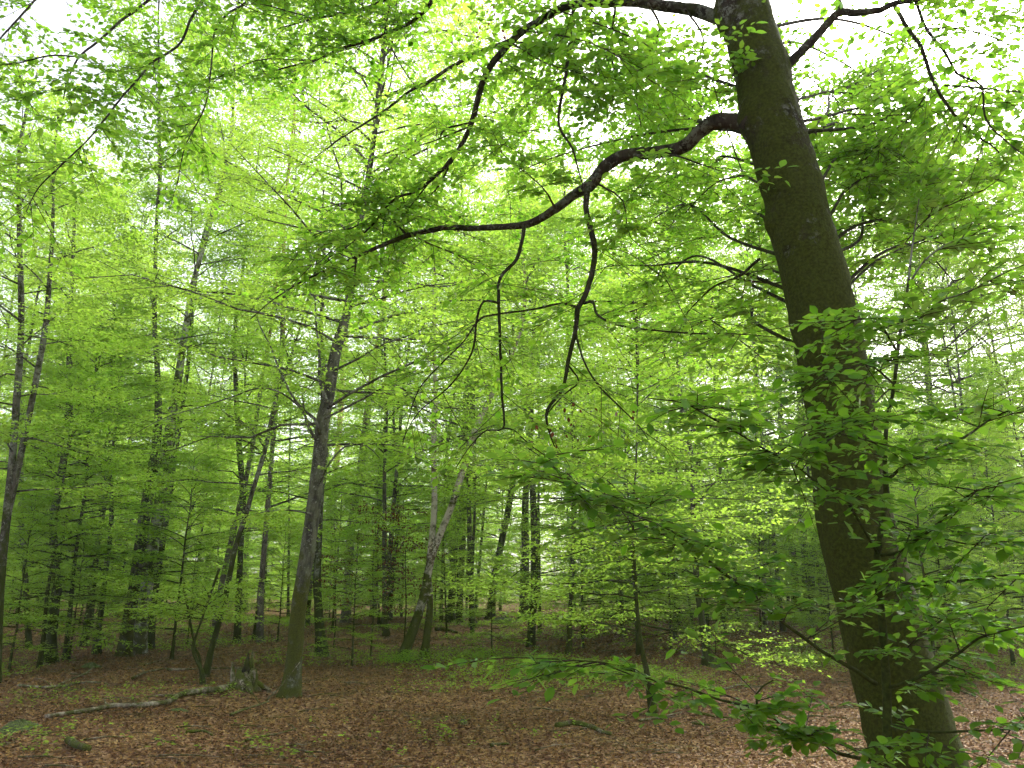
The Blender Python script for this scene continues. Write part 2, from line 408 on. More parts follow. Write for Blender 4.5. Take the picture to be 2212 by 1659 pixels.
fx = np.random.default_rng(14); nu = 7000
y_ = np.sqrt(fx.uniform(40**2, 120**2, nu)); x_ = fx.uniform(-.72, .72, nu)*y_; hh = fx.uniform(.15, 1.3, nu)
Cb = np.stack([x_, y_, gz(x_, y_)+hh], -1); Pu = (Cb[:, None]+fx.normal(0, 1, (nu, 9, 3))*np.array([.45, .45, .12])).reshape(-1, 3)
az_ = fx.uniform(0, 6.3, len(Pu)); Au = np.stack([np.cos(az_), np.sin(az_), fx.normal(0, .2, len(Pu))], -1); Nu = np.stack([fx.normal(0, .4, len(Pu)), fx.normal(0, .4, len(Pu)), np.ones(len(Pu))], -1)
tag(link('undergrowth', leaf_mesh('undergrowth', (Pu, Au, Nu, fx.uniform(.09, .2, len(Pu))), M['leaf'], LEAF_LO, rng=fx)), kind='stuff')

# ================================================================== TREES
WMUL = [1.0]
def px_path(pts, Y0, Y1=None):
    """pts (u, v, width px); returns world points and radii"""
    n = len(pts); P, R = [], []
    wi = [k for k, p in enumerate(pts) if len(p) > 2]
    ww = np.interp(range(n), wi, [pts[k][2] for k in wi])
    for k, p in enumerate(pts):
        Yk = Y0 if Y1 is None else Y0+(Y1-Y0)*k/(n-1)
        P.append(at(p[0], p[1], Yk)); R.append(.5*WMUL[0]*ww[k]*mpp(p[0], p[1], Yk))
    return np.array(P), np.array(R)
def extend_up(P, R, H, rt=.03, rng=RNG):
    P = list(P); R = list(R); d = nrm(P[-1]-P[-2]); z = P[-1][2]; r0 = R[-1]; z0 = z
    while z < H:
        d = nrm(d*.75+np.array([rng.normal(0, .07), rng.normal(0, .07), .5]))
        st = 1.2; P.append(P[-1]+d*st); z = P[-1][2]
        R.append(max(rt, r0*(1-(z-z0)/(H-z0+1e-6))+rt))
    return np.array(P), np.array(R)
def point_at_z(P, R, z):
    zz = P[:, 2]
    o = np.argsort(zz)
    return np.array([np.interp(z, zz[o], P[o, 0]), np.interp(z, zz[o], P[o, 1]), z]), float(np.interp(z, zz[o], R[o]))

def grow_crown(P, R, z0, z1, nprim, Lmax, leaf, rng, sec=9, tw=9, kl=8, e_lo=8, e_hi=58, twig_len=.5, thick=1.0, top_keep=1.0, azfun=None, droop=.12, lowfac=.8):
    """returns list of branch tubes (one MB per primary) and the leaves"""
    prim, L = [], []
    az = rng.uniform(0, 6.3)
    for q in range(nprim):
        s = (q+rng.uniform(0, .9))/nprim
        z = z0+(z1-z0)*s**.82
        c, rr = point_at_z(P, R, z)
        az += 2.4+rng.normal(0, .35)
        a = az if azfun is None else azfun(az, rng)
        Lp = Lmax*(lowfac+(1-lowfac)*math.sin(PI*min(1, s*1.6)*.5))*(1-.66*s**2.2)*rng.uniform(.65, 1.1)
        e = rad(e_lo+(e_hi-e_lo)*s+rng.normal(0, 7))
        H = np.array([math.cos(a), math.sin(a), 0]); W = np.array([-H[1], H[0], 0]); 
        tt = np.linspace(0, 1, 6); wob = rng.normal(0, .05, 6)*Lp; wob[0] = 0
        wob = np.cumsum(wob)*.5
        path = c + H*(Lp*tt*math.cos(e))[:, None] + W*wob[:, None]
        path[:, 2] += Lp*(math.sin(e)*tt - (droop+.1*math.sin(e))*tt**2) + rng.normal(0, .025, 6)*Lp*tt
        r0 = min(rr*.5, .009*Lp*thick+.004)
        rp = r0*(1-tt*.88)+.002
        mb = MB(); mb.tube(path, rp, 6)
        ts = .14+.86*(np.arange(sec)+.5)/sec
        sp, sd, sl = [], [], []
        for k_, t in enumerate(ts):
            p = np.array([np.interp(t, tt, path[:, x_]) for x_ in range(3)])
            sg = 1 if k_ % 2 else -1
            b = a + sg*rng.uniform(.5, 1.1)
            d = np.array([math.cos(b), math.sin(b), rng.normal(.10, .12)])
            l2 = Lp*.42*(1-.55*t)*rng.uniform(.7, 1.2)+.25
            q2 = np.array([p, p+d*l2*.5+[0, 0, rng.normal(0, .03)*l2], p+d*l2-[0, 0, l2*.10]])
            mb.tube(q2, np.array([r0*.36, r0*.2, .0025])*(1-.4*t), 4)
            sp.append(p); sd.append(d); sl.append(l2)
        sp.append(path[3]); sd.append(path[5]-path[3]); sl.append(np.linalg.norm(path[5]-path[3]))
        sp = np.array(sp); sd = nrm(np.array(sd)); sl = np.array(sl)
        u_ = (np.arange(tw)+.7)/tw
        TP = sp[:, None]+sd[:, None]*(sl[:, None]*u_[None])[..., None]
        TP[..., 2] -= .1*sl[:, None]*u_[None]**2
        sg = np.where(np.arange(tw) % 2 == 0, 1., -1.)
        Sd = nrm(np.cross(sd, [0, 0, 1.]))
        TD = sd[:, None]*.7+sg[None, :, None]*Sd[:, None]*rng.uniform(.3, 1.1, (len(sp), tw))[..., None]+rng.normal(0, .15, (len(sp), tw, 3))
        TL = twig_len*rng.uniform(.5, 1.2, (len(sp), tw))
        L.append(twig_leaves(TP.reshape(-1, 3), TD.reshape(-1, 3), TL.ravel(), kl, leaf, rng))
        prim.append(mb)
    return prim, cat(L)

def frustum_thin(L, keep_out, rng):
    """fewer leaves far outside the field of view"""
    P = L[0]; d = np.stack([P[:, 0], P[:, 1], P[:, 2]-CAM_H], -1)
    zc = d[:, 1]*CT+d[:, 2]*ST; yc = -d[:, 1]*ST+d[:, 2]*CT
    u = np.abs(d[:, 0]/np.maximum(zc, .1)); v = np.abs(yc/np.maximum(zc, .1))
    inside = (zc > .1) & (u < .72) & (v < .56)
    m = inside | (rng.random(len(P)) < keep_out)
    return tuple(a[m] for a in L)

def near_clear(L, r=1.9):
    d = np.linalg.norm(L[0]-np.array([0, 0, CAM_H]), axis=1); m = d > r
    return tuple(a[m] for a in L)

def build_tree(name, label, stems, H, bark, crown=None, group=None, seed=1, cat_='tree', depth=None, sep=True, leafmat='leaf', tpl=LEAF_LO, limb='bark_dark', extra=(), k=12, flare=.35, rough=.10, step=.35, Ymul=1.0):
    """a tree seen in the photograph: stems given by pixel paths from the foot up"""
    rng = np.random.default_rng(seed)
    b0 = stems[0][0]; base = ghit(b0[0], b0[1]) if depth is None else None
    if base is None:
        p = at(b0[0], b0[1], depth); base = np.array([p[0], depth, float(gz(p[0], depth))])
    root = empty(name, tuple(base), label, cat_, group)
    main = None; off = base
    for si, st in enumerate(stems):
        Yb = base[1]
        P, R = px_path(st, Yb, Yb+rng.uniform(-.3, .5))
        if si == 0 or st[0][1] > b0[1]-30:      # reaches the ground
            P[0][2] = float(gz(P[0][0], P[0][1]))
            P = np.vstack([P[0]-np.array([0, 0, .15])-(P[1]-P[0])*.02, P]); R = np.concatenate([[R[0]*1.05], R])
            lob = flare
        else: lob = 0
        h = H*(1 if si == 0 else rng.uniform(.75, .95))
        P, R = extend_up(P, R, h, .025, rng)
        Ps, Rs = smooth_path(P, R, step)
        V, F = tube_np(Ps, Rs, k, seed=seed*7+si, rough=rough, lobes=lob)
        link('trunk', mesh_np('trunk', V-off, F, M[bark]), root)
        if main is None: main = (P, R)
        if crown and si > 0:
            c = dict(crown); c['nprim'] = max(6, int(c['nprim']*.5)); c['Lmax'] *= .8
            c['z0'] = max(c['z0'], P[1][2]+.6)
            pr, L = grow_crown(P, R, rng=rng, z1=h-.3, **c)
            put_crown(root, pr, L, off, sep, leafmat, tpl, limb, rng)
    for e in extra:
        P, R = px_path(e[0], base[1], base[1]+(e[1] if len(e) > 1 else 0)); R = R*.72
        Ps, Rs = smooth_path(P, R, .2)
        V, F = tube_np(Ps, Rs, 6, seed=seed, rough=.08)
        link('branch', mesh_np('branch', V-off, F, M[limb]), root)
        # sprays along the outer part
        n = max(8, int(np.sum(np.linalg.norm(np.diff(Ps, axis=0), axis=1))*16))
        idx = rng.integers(int(len(Ps)*.25), len(Ps)-1, n)
        D = nrm(Ps[-1]-Ps[0])[None]+rng.normal(0, .8, (n, 3))*[1, 1, .15]
        lf = twig_leaves(Ps[idx], D, rng.uniform(.4, 1.0, n), 12, crown['leaf'] if crown else .07, rng)
        link('foliage', leaf_mesh('foliage', lf, M[leafmat], tpl, off, rng), root, 'stuff')
    if crown:
        pr, L = grow_crown(*main, rng=rng, z1=H-.3, **crown)
        put_crown(root, pr, L, off, sep, leafmat, tpl, limb, rng)
    return root, main
def put_crown(root, pr, L, off, sep, leafmat, tpl, limb, rng):
    if sep:
        for mb in pr: link('branch', mb.mesh('branch', M[limb], off), root)
    else:
        al = MB()
        for mb in pr:
            for V, F in zip(mb.V, mb.F): pass
            al.add(np.vstack(mb.V), np.vstack(mb.F))
        link('branches', al.mesh('branches', M[limb], off), root, 'stuff')
    L = frustum_thin(L, .12, rng)
    link('crown', leaf_mesh('crown', L, M[leafmat], tpl, off, rng), root, 'stuff')

# ---------------------------------------------------------------- shared crowns for the trees further back
def make_variant(seed, H, z0, nprim, Lmax, leaf, sec, tw, kl, **kw):
    rng = np.random.default_rng(seed)
    P = np.array([[0, 0, 0], [0, 0, H*.5], [0, 0, H]], float); R = np.array([.2, .12, .03])*H/20
    pr, L = grow_crown(P, R, z0, H-.2, nprim, Lmax, leaf, rng, sec=sec, tw=tw, kl=kl, **kw)
    al = MB()
    for mb in pr: al.add(np.vstack(mb.V), np.vstack(mb.F))
    return al.mesh('branches', M['bark_dark']), leaf_mesh('crown', L, M['leaf'], LEAF_LO, rng=rng)
TALL = [make_variant(100+q, 20, 3.6+1.2*(q % 3), 42, 4.3, .10, 8, 7, 8, twig_len=.8) for q in range(4)]
FAR = [make_variant(150+q, 22, 2.0, 46, 4.8, .20, 8, 7, 8, twig_len=.9) for q in range(2)]
YOUNG = [make_variant(200+q, 7.5, .7, 40, 2.5, .070, 9, 8, 9, e_lo=2, e_hi=50, twig_len=.38, lowfac=.9) for q in range(3)]
def straight_trunk(H, r, seed):
    rng = np.random.default_rng(seed)
    n = 9; z = np.linspace(-.2, H, n); P = np.stack([np.cumsum(rng.normal(0, .10, n))*(H/20), np.cumsum(rng.normal(0, .10, n))*(H/20), z], -1); P[0, :2] = 0; P[1:, :2] -= P[1, :2]*.8
    R = r*(1-.97*np.linspace(0, 1, n)**.9)+.006
    Ps, Rs = smooth_path(P, R, .8); return tube_np(Ps, Rs, 8, seed=seed, rough=.10, lobes=.3)
TR = {}
for b in ('bark_dark', 'bark_beech', 'bark_pine'):
    TR[b] = [mesh_np('trunk', *straight_trunk(20, .20, 50+q), M[b]) for q in range(2)]
TRY = [mesh_np('trunk', *straight_trunk(7.5, .05, 70+q), M['bark_dark']) for q in range(2)]

def align(o, v, twist):
    q = Vector((0, 0, 1)).rotation_difference(Vector(v).normalized())
    o.rotation_mode = 'QUATERNION'; o.rotation_quaternion = q @ Quaternion((0, 0, 1), twist)

def trunk_tree(name, label, stems, H, bark, var, group=None, seed=1, cscale=1.0, lift=0.0, k=8, crown_on=True):
    """own trunk from the photograph with a shared crown aligned to its lean"""
    rng = np.random.default_rng(seed)
    base = ghit(stems[0][0][0], stems[0][0][1])
    root = empty(name, tuple(base), label, 'tree', group)
    top = None
    for si, st in enumerate(stems):
        P, R = px_path(st, base[1], base[1]+rng.uniform(-.4, .6))
        if si == 0 or st[0][1] > stems[0][0][1]-20:
            P[0][2] = float(gz(P[0][0], P[0][1])); P = np.vstack([P[0]-[0, 0, .2], P]); R = np.concatenate([[R[0]], R]); lob = .3
        else: lob = 0
        P, R = extend_up(P, R, H*(1 if si == 0 else .85), .03, rng)
        Ps, Rs = smooth_path(P, R, .5)
        V, F = tube_np(Ps, Rs, k, seed=seed+si, rough=.09, lobes=lob)
        link('trunk', mesh_np('trunk', V-base, F, M[bark]), root)
        if top is None: top = P[-1]
    if crown_on:
        br, cr = var; s = H/20*cscale; tw_ = rng.uniform(0, 6.3)
        for nm, me in (('branches', br), ('crown', cr)):
            o = link(nm, me, root, 'stuff'); align(o, top-base, tw_); o.scale = (cscale, cscale, (H+lift)/20); o.location = (0, 0, lift)
    return root

# ================================================================== THE BIG LEANING BEECH (right foreground)
rb = np.random.default_rng(21)
YB = 5.0
bt = [(1988, 1662, 196), (1972, 1600, 186), (1945, 1500, 178), (1915, 1400, 170), (1892, 1300, 163), (1864, 1200, 158), (1842, 1100, 150), (1829, 1000, 148),
      (1815, 900, 140), (1800, 800, 139), (1781, 700, 138), (1760, 600, 138), (1732, 500, 134), (1710, 400, 130), (1670, 270, 122), (1643, 150, 112), (1602, 0, 106), (1570, -130, 100), (1545, -260, 92)]
P, R = px_path(bt, YB)
baseB = P[0]+(P[0]-P[1])*((P[0][2]+.0)/(P[1][2]-P[0][2])); baseB[2] = float(gz(baseB[0], baseB[1]))
P = np.vstack([baseB-[0, 0, .2], baseB+[0, 0, .05], P]); R = np.concatenate([[R[0]*1.35, R[0]*1.25], R])
P, R = extend_up(P, R, 17, .05, rb)
beech = empty('beech_tree', tuple(baseB), 'large mossy leaning beech with lichen-flecked dark trunk in the right foreground', 'tree')
Ps, Rs = smooth_path(P, R, .06)
V, F = tube_np(Ps, Rs, 40, seed=5, rough=.035, lobes=.25)
# knot on the left edge and collar bulges where limbs leave
def bulge(V, c, r, amt, axisP):
    d = V-c; w_ = np.exp(-np.sum(d*d, 1)/(r*r)); ax = np.array([axisP]); out = nrm(V-ax)
    return V+out*(amt*w_)[:, None]
for (u, v, r_, am, cu) in ((1664, 482, .055, .035, 1732), (1612, 262, .10, .05, 1670), (1712, 140, .09, .05, 1643), (1555, 35, .10, .05, 1610), (1845, 690, .05, .012, 1781)):
    V = bulge(V, at(u, v, YB), r_, am, at(cu, v, YB))
# fine bark relief
rn = np.random.default_rng(9); f = np.zeros(len(V))
for q in range(26):
    kx = rn.normal(0, 1, 3)*np.array([40, 40, 22]); f += np.sin(V@kx+rn.uniform(0, 6.3))
axis_c = np.repeat(Ps, 40, 0); axis_c = np.vstack([axis_c, Ps[0], Ps[-1]])
V = V + nrm(V-axis_c+1e-6)*(f*.0011)[:, None]
link('trunk', mesh_np('trunk', V-baseB, F, M['bark_hero']), beech)

hero_twigs = []      # (P0, D, L) of leafy twigs
twig_mb = MB()
def limb(pts, Y0, Y1, parent, name='branch', k=12, off=baseB, leafy=(.2, 1), per_m=14, tlen=(.25, .7), twigs=hero_twigs, tmb=twig_mb, rng=rb, mat='bark_limb', kink=.5, wmul=1.0, minor=0, mlen=(.7, 1.7)):
    P, R = px_path(pts, Y0, Y1); R = R*wmul
    Ps, Rs = smooth_path(P, R, .05)
    # small natural kinks
    n = len(Ps); kn = rng.normal(0, 1, (n, 3)); ker = np.ones(5)/5
    for c in range(3): kn[:, c] = np.convolve(kn[:, c], ker, 'same')
    kn[:2] = 0
    Ps = Ps+kn*np.minimum(Rs*kink, .008)[:, None]
    V, F = tube_np(Ps, Rs, k, seed=int(rng.integers(1e6)), rough=.10)
    o = link(name, mesh_np(name, V-(off if name == 'branch' else off), F, M[mat]), parent)
    ln = np.sum(np.linalg.norm(np.diff(Ps, axis=0), axis=1)); m = int(ln*per_m*(leafy[1]-leafy[0]))
    for q in range(minor):
        t = rng.uniform(.30, .97); ix = int(t*(n-2)); T = nrm(Ps[ix+1]-Ps[ix]); az = rng.uniform(0, 2*PI)
        D = nrm(T*.6+np.array([math.cos(az), math.sin(az), rng.normal(.0, .22)])); Lm = rng.uniform(*mlen)
        Q = np.array([Ps[ix], Ps[ix]+D*Lm*.35+rng.normal(0, .04, 3), Ps[ix]+D*Lm*.7+rng.normal(0, .06, 3)-[0, 0, .05*Lm], Ps[ix]+D*Lm-[0, 0, .16*Lm]])
        qs, qr = smooth_path(Q, np.array([min(Rs[ix]*.6, .010), .006, .004, .002]), .12); tmb.tube(qs, qr, 4)
        mm = int(Lm*13); j_ = rng.integers(1, len(qs)-1, mm); a2 = rng.uniform(0, 2*PI, mm)
        twigs.append((qs[j_], nrm(D[None]*.6+np.stack([np.cos(a2), np.sin(a2), rng.normal(-.05, .15, mm)], -1)), rng.uniform(.2, .5, mm)))
    if m > 0:
        tpos = rng.uniform(leafy[0], leafy[1], m); idx = (tpos*(n-2)).astype(int)
        T = nrm(Ps[idx+1]-Ps[idx]); az = rng.uniform(0, 2*PI, m)
        D = nrm(T*.55+np.stack([np.cos(az), np.sin(az), rng.normal(-.05, .25, m)], -1))
        Lt = rng.uniform(*tlen, m)
        twigs.append((Ps[idx], D, Lt))
    return o
# the curved limb to the left and its hanging side branches
b1 = limb([(1625, 268, 44), (1605, 265, 37), (1550, 262, 32), (1515, 280, 31), (1485, 310, 29), (1450, 325, 28), (1380, 333, 27), (1340, 338, 27), (1300, 368, 27), (1275, 402, 27), (1240, 420, 21),
          (1200, 450, 19), (1150, 480, 17), (1090, 490, 14), (1020, 493, 13), (950, 493, 12), (880, 510, 11), (830, 530, 9), (760, 560, 6), (690, 590, 5), (600, 640, 3), (540, 690, 2)], YB-.05, 6.6, beech, leafy=(.5, 1), per_m=4, minor=4, mlen=(.5, 1.1))
def sub(pts, Y0, Y1, parent, **kw):
    kw.setdefault('leafy', (.15, 1)); kw.setdefault('per_m', 6); kw.setdefault('wmul', .86); return limb(pts, Y0, Y1, parent, 'side_branch', k=8, **kw)
sub([(1270, 405, 17), (1265, 450, 14), (1283, 520, 15), (1283, 570, 14), (1265, 640, 13), (1250, 668, 14), (1243, 720, 11), (1228, 780, 10), (1215, 840, 8), (1183, 885, 8), (1186, 930, 5), (1198, 965, 3)], 5.35, 5.5, b1, per_m=6)
sub([(1133, 485, 10), (1128, 520, 9), (1115, 560, 9), (1080, 600, 8), (1077, 650, 8), (1080, 750, 7), (1085, 860, 6), (1087, 925, 5), (1050, 930, 4), (1015, 965, 3), (985, 1010, 2)], 5.65, 5.6, b1)
sub([(1087, 925, 4), (1110, 930, 4), (1150, 965, 3), (1200, 1000, 2)], 5.6, 5.4, b1)
sub([(1262, 655, 8), (1280, 652, 7), (1290, 680, 6), (1330, 700, 6), (1400, 712, 5), (1500, 720, 5), (1600, 722, 3), (1700, 730, 2)], 5.42, 4.6, b1)
sub([(1250, 665, 7), (1215, 655, 6), (1150, 668, 5), (1070, 680, 5), (1035, 692, 5), (1000, 740, 4), (950, 790, 4), (900, 850, 3), (870, 960, 2)], 5.42, 6.1, b1)
sub([(1240, 705, 6), (1262, 780, 5), (1290, 830, 5), (1340, 880, 4), (1380, 920, 3), (1400, 950, 2)], 5.45, 5.0, b1)
sub([(1228, 790, 5), (1250, 825, 4), (1215, 855, 4), (1185, 890, 3)], 5.48, 5.6, b1)
sub([(1077, 655, 6), (1045, 650, 6), (1030, 690, 6), (1020, 760, 5), (975, 830, 4), (905, 890, 3), (870, 950, 2)], 5.62, 6.0, b1)
sub([(880, 510, 5), (840, 470, 4), (760, 440, 3), (690, 450, 2)], 6.1, 6.3, b1)
sub([(1370, 335, 9), (1400, 340, 6), (1450, 335, 5), (1500, 350, 4), (1560, 370, 2)], 5.2, 4.7, b1)
# the upper limb along the top edge
b2 = limb([(1590, 45, 44), (1550, 35, 32), (1500, 22, 27), (1400, 8, 24), (1300, 4, 21), (1230, 12, 19), (1170, 42, 17), (1110, 82, 16), (1055, 150, 14), (1035, 200, 13), (1020, 260, 12), (1000, 305, 10),
          (960, 362, 9), (900, 412, 6), (850, 432, 5), (790, 500, 4), (700, 570, 2)], YB, 6.4, beech, leafy=(.2, 1), per_m=11, minor=16, mlen=(.7, 1.6))
sub([(1170, 42, 11), (1100, 85, 10), (1000, 130, 9), (920, 180, 9), (885, 198, 7), (830, 240, 6), (750, 290, 4), (680, 340, 2)], 5.6, 6.8, b2)
sub([(1240, 8, 9), (1232, 100, 9), (1215, 200, 8), (1208, 270, 7), (1235, 320, 6), (1247, 360, 4), (1260, 405, 3)], 5.5, 5.3, b2)
sub([(1015, 265, 5), (960, 280, 5), (950, 310, 3)], 6.1, 6.2, b2)
sub([(1075, 130, 5), (1130, 160, 4), (1200, 185, 3), (1260, 200, 2)], 5.9, 5.6, b2)
# limb leaving above the frame, sweeping left over the picture; its side branches hang in from the top
b4 = limb([(1545, -200, 50), (1400, -190, 34), (1200, -160, 30), (1000, -110, 26), (800, -90, 22), (600, -110, 18), (420, -120, 14), (250, -140, 8), (100, -160, 4)], YB, 6.6, beech, leafy=(.1, 1), per_m=6, minor=8)
sub([(980, -105, 13), (935, 0, 11), (900, 40, 10), (830, 75, 9), (740, 105, 8), (680, 130, 6), (600, 150, 4), (520, 175, 2)], 5.7, 6.6, b4, per_m=15, minor=4)
sub([(930, -100, 12), (830, 0, 10), (740, 28, 8), (680, 40, 6), (600, 62, 4)], 5.8, 6.4, b4, per_m=15, minor=4)
sub([(440, -115, 9), (320, 0, 7), (267, 40, 7), (207, 93, 6), (170, 123, 5), (147, 173, 4), (137, 213, 3)], 6.2, 5.6, b4, per_m=15)
sub([(170, 123, 4), (110, 120, 4), (33, 137, 3), (-30, 140, 2)], 5.7, 5.4, b4, per_m=15)
sub([(520, -115, 10), (440, 0, 8), (413, 40, 7), (390, 93, 6), (333, 133, 6), (300, 170, 5), (250, 227, 5), (200, 290, 4), (133, 357, 4), (83, 407, 3), (57, 457, 2)], 6.2, 5.2, b4, per_m=15)
sub([(620, -110, 9), (537, 0, 6), (490, 30, 6), (463, 73, 5), (457, 140, 4), (443, 227, 4), (400, 317, 3), (383, 400, 2)], 6.3, 6.0, b4, per_m=15)
sub([(300, -138, 8), (150, -60, 6), (40, 40, 5), (-40, 150, 4), (-60, 300, 3), (-20, 420, 2)], 6.4, 5.4, b4, per_m=16)
# right-hand limb
b3 = limb([(1685, 160, 30), (1700, 140, 22), (1730, 112, 19), (1762, 78, 18), (1790, 45, 17), (1815, 22, 17), (1840, 28, 15), (1872, 25, 14), (1900, 20, 13), (1930, 6, 12), (1985, -2, 10), (2100, -40, 7), (2212, -70, 5)], YB, 4.6, beech, leafy=(.45, 1), per_m=12)
sub([(1815, 24, 13), (1810, -20, 11), (1790, -90, 8)], 4.9, 4.9, b3)
sub([(1930, 8, 11), (1960, 60, 10), (1990, 100, 10), (2010, 160, 9), (2040, 220, 8), (2080, 270, 7), (2120, 300, 6), (2150, 320, 4), (2200, 380, 2)], 4.8, 5.0, b3, per_m=11)
sub([(1978, 2, 8), (2000, 60, 8), (2040, 110, 7), (2070, 160, 6), (2120, 185, 5), (2130, 260, 5), (2180, 310, 4), (2225, 345, 2)], 4.7, 4.6, b3, per_m=11)
sub([(2000, 62, 5), (2060, 62, 4), (2130, 75, 4), (2212, 110, 3), (2260, 130, 2)], 4.7, 4.4, b3, per_m=11)
sub([(2040, 185, 5), (2110, 190, 4), (2212, 200, 3), (2280, 210, 2)], 5.0, 4.8, b3, per_m=11)
sub([(2018, 180, 4), (1960, 260, 4), (1880, 330, 3), (1830, 420, 2)], 5.0, 6.0, b3, per_m=44)

sub([(1400, 8, 7), (1425, 60, 6), (1400, 120, 5), (1375, 200, 4), (1385, 275, 2)], 5.1, 6.2, b2, per_m=16)
sub([(1480, 20, 6), (1520, 90, 5), (1490, 180, 4), (1520, 240, 2)], 5.0, 6.4, b2, per_m=14)
sub([(1330, 8, 6), (1320, 100, 5), (1330, 190, 4), (1310, 260, 2)], 5.3, 6.0, b2, per_m=22)
for pts_, y1_ in (([(1735, 262, 7), (1790, 250, 6), (1860, 235, 5), (1940, 260, 3), (2020, 280, 2)], 6.4), ([(1725, 215, 6), (1780, 200, 5), (1830, 190, 4), (1900, 150, 2)], 6.8), ([(1790, 470, 7), (1830, 410, 6), (1900, 370, 5), (1990, 360, 3), (2080, 370, 2)], 6.6),
                  ([(1770, 400, 7), (1820, 330, 5), (1900, 330, 4), (2000, 300, 2)], 7.4), ([(1640, 560, 7), (1590, 600, 6), (1540, 620, 4), (1470, 690, 2)], 6.6), ([(1650, 400, 6), (1600, 380, 5), (1540, 400, 3), (1480, 460, 2)], 6.8), ([(1830, 620, 6), (1900, 560, 5), (1990, 520, 4), (2100, 480, 2)], 6.6)):
    limb(pts_, YB, y1_, beech, leafy=(.15, 1), per_m=7, minor=2, mlen=(.5, 1.2))

# boughs reaching back from the big trunk, whose sprays fill the middle height
back_ = [(1290, 330, 9.5), (1330, 520, 10), (1420, 420, 9), (1480, 300, 10), (1500, 560, 9.5), (1350, 680, 9), (1560, 440, 8.5), (1240, 600, 10), (1600, 640, 8.5), (1160, 250, 9.5), (1420, 780, 9), (1080, 420, 9),
         (1880, 420, 8.5), (1960, 250, 9), (2060, 420, 9), (2130, 200, 8), (1850, 300, 9.5), (2150, 520, 8.5), (1950, 560, 9), (2080, 640, 9), (2200, 380, 8)]
for (ue, ve, Ye) in back_:
    vs_ = min(max(ve-rb.uniform(-60, 160), 30), 780); us_ = float(np.interp(vs_, [0, 270, 500, 700, 850], [1602, 1670, 1732, 1781, 1808]))
    a_ = at(us_, vs_, YB); b_ = at(ue, ve, Ye)
    mid = [a_+(b_-a_)*f+np.array([rb.normal(0, .10), 0, .38*math.sin(f*PI)+rb.normal(0, .09)]) for f in (.25, .5, .75)]
    Pn = np.array([a_]+mid+[b_]); Rn = np.array([.015, .012, .009, .006, .003])
    qs, qr = smooth_path(Pn, Rn, .12)
    V, F = tube_np(qs, qr, 7, seed=int(ue), rough=.12); bo = link('branch', mesh_np('branch', V-baseB, F, M['bark_limb']), beech)
    nq = len(qs)
    for q in range(5 if ue < 1700 else 4):
        ix = int(rb.uniform(.45, .97)*(nq-2)); T = nrm(qs[ix+1]-qs[ix]); az = rb.uniform(0, 2*PI)
        D = nrm(T*.5+np.array([math.cos(az), math.sin(az), rb.normal(0, .15)])); Lm = rb.uniform(.6, 1.5)
        Q = np.array([qs[ix], qs[ix]+D*Lm*.5+rb.normal(0, .04, 3), qs[ix]+D*Lm-[0, 0, .14*Lm]]); q2, r2 = smooth_path(Q, np.array([.006, .004, .002]), .15); twig_mb.tube(q2, r2, 4)
        mm = int(Lm*11); j_ = rb.integers(1, len(q2)-1, mm); a2 = rb.uniform(0, 2*PI, mm)
        hero_twigs.append((q2[j_], nrm(D[None]*.6+np.stack([np.cos(a2), np.sin(a2), rb.normal(-.05, .15, mm)], -1)), rb.uniform(.2, .5, mm)))

def expand_twigs(tw, rng, nsub=3, k1=9, k2=7, leaf=.072, woody=True, mb=None, flat=.32):
    P0 = np.concatenate([t[0] for t in tw]); D = nrm(np.concatenate([t[1] for t in tw])); Lt = np.concatenate([t[2] for t in tw])
    out = [twig_leaves(P0, D, Lt, k1, leaf, rng, flat=flat)]
    SP, SD, SL = [], [], []
    for q in range(nsub):
        f = rng.uniform(.25, .8, len(P0)); sg = 1 if q % 2 else -1
        S = nrm(np.cross(D, [0, 0, 1.]))
        SP.append(P0+D*(Lt*f)[:, None]-np.array([0, 0, 1])*(.12*Lt*f**2)[:, None]); SD.append(nrm(D*.75+sg*S*.7+rng.normal(0, .12, D.shape))); SL.append(Lt*(1-f)*rng.uniform(.6, 1.1, len(P0))+.08)
    SP, SD, SL = np.concatenate(SP), np.concatenate(SD), np.concatenate(SL)
    out.append(twig_leaves(SP, SD, SL, k2, leaf, rng, flat=flat))
    if mb is not None:
        for PP, DD, LL, r in ((P0, D, Lt, .0032), (SP, SD, SL, .0018)):
            # thin three-sided twigs, vectorised
            n = len(PP); a = nrm(np.cross(DD, [0, 0, 1.])); b = np.cross(DD, a)
            rings = []
            for (t_, rr_) in ((0, r), (.5, r*.75), (1, r*.35)):
                c = PP+DD*(LL*t_)[:, None]-np.array([0, 0, 1])*(.12*LL*t_**2)[:, None]
                for th in (0, 2*PI/3, 4*PI/3): rings.append(c+rr_*(math.cos(th)*a+math.sin(th)*b))
            Vv = np.stack(rings, 1).reshape(-1, 3)
            f = np.array([[o+s, o+(s+1) % 3, o+3+(s+1) % 3, o+3+s] for o in (0, 3) for s in range(3)])
            Ff = (np.arange(n)*9)[:, None, None]+f[None]
            mb.add(Vv, Ff.reshape(-1, 4))
    return cat(out)

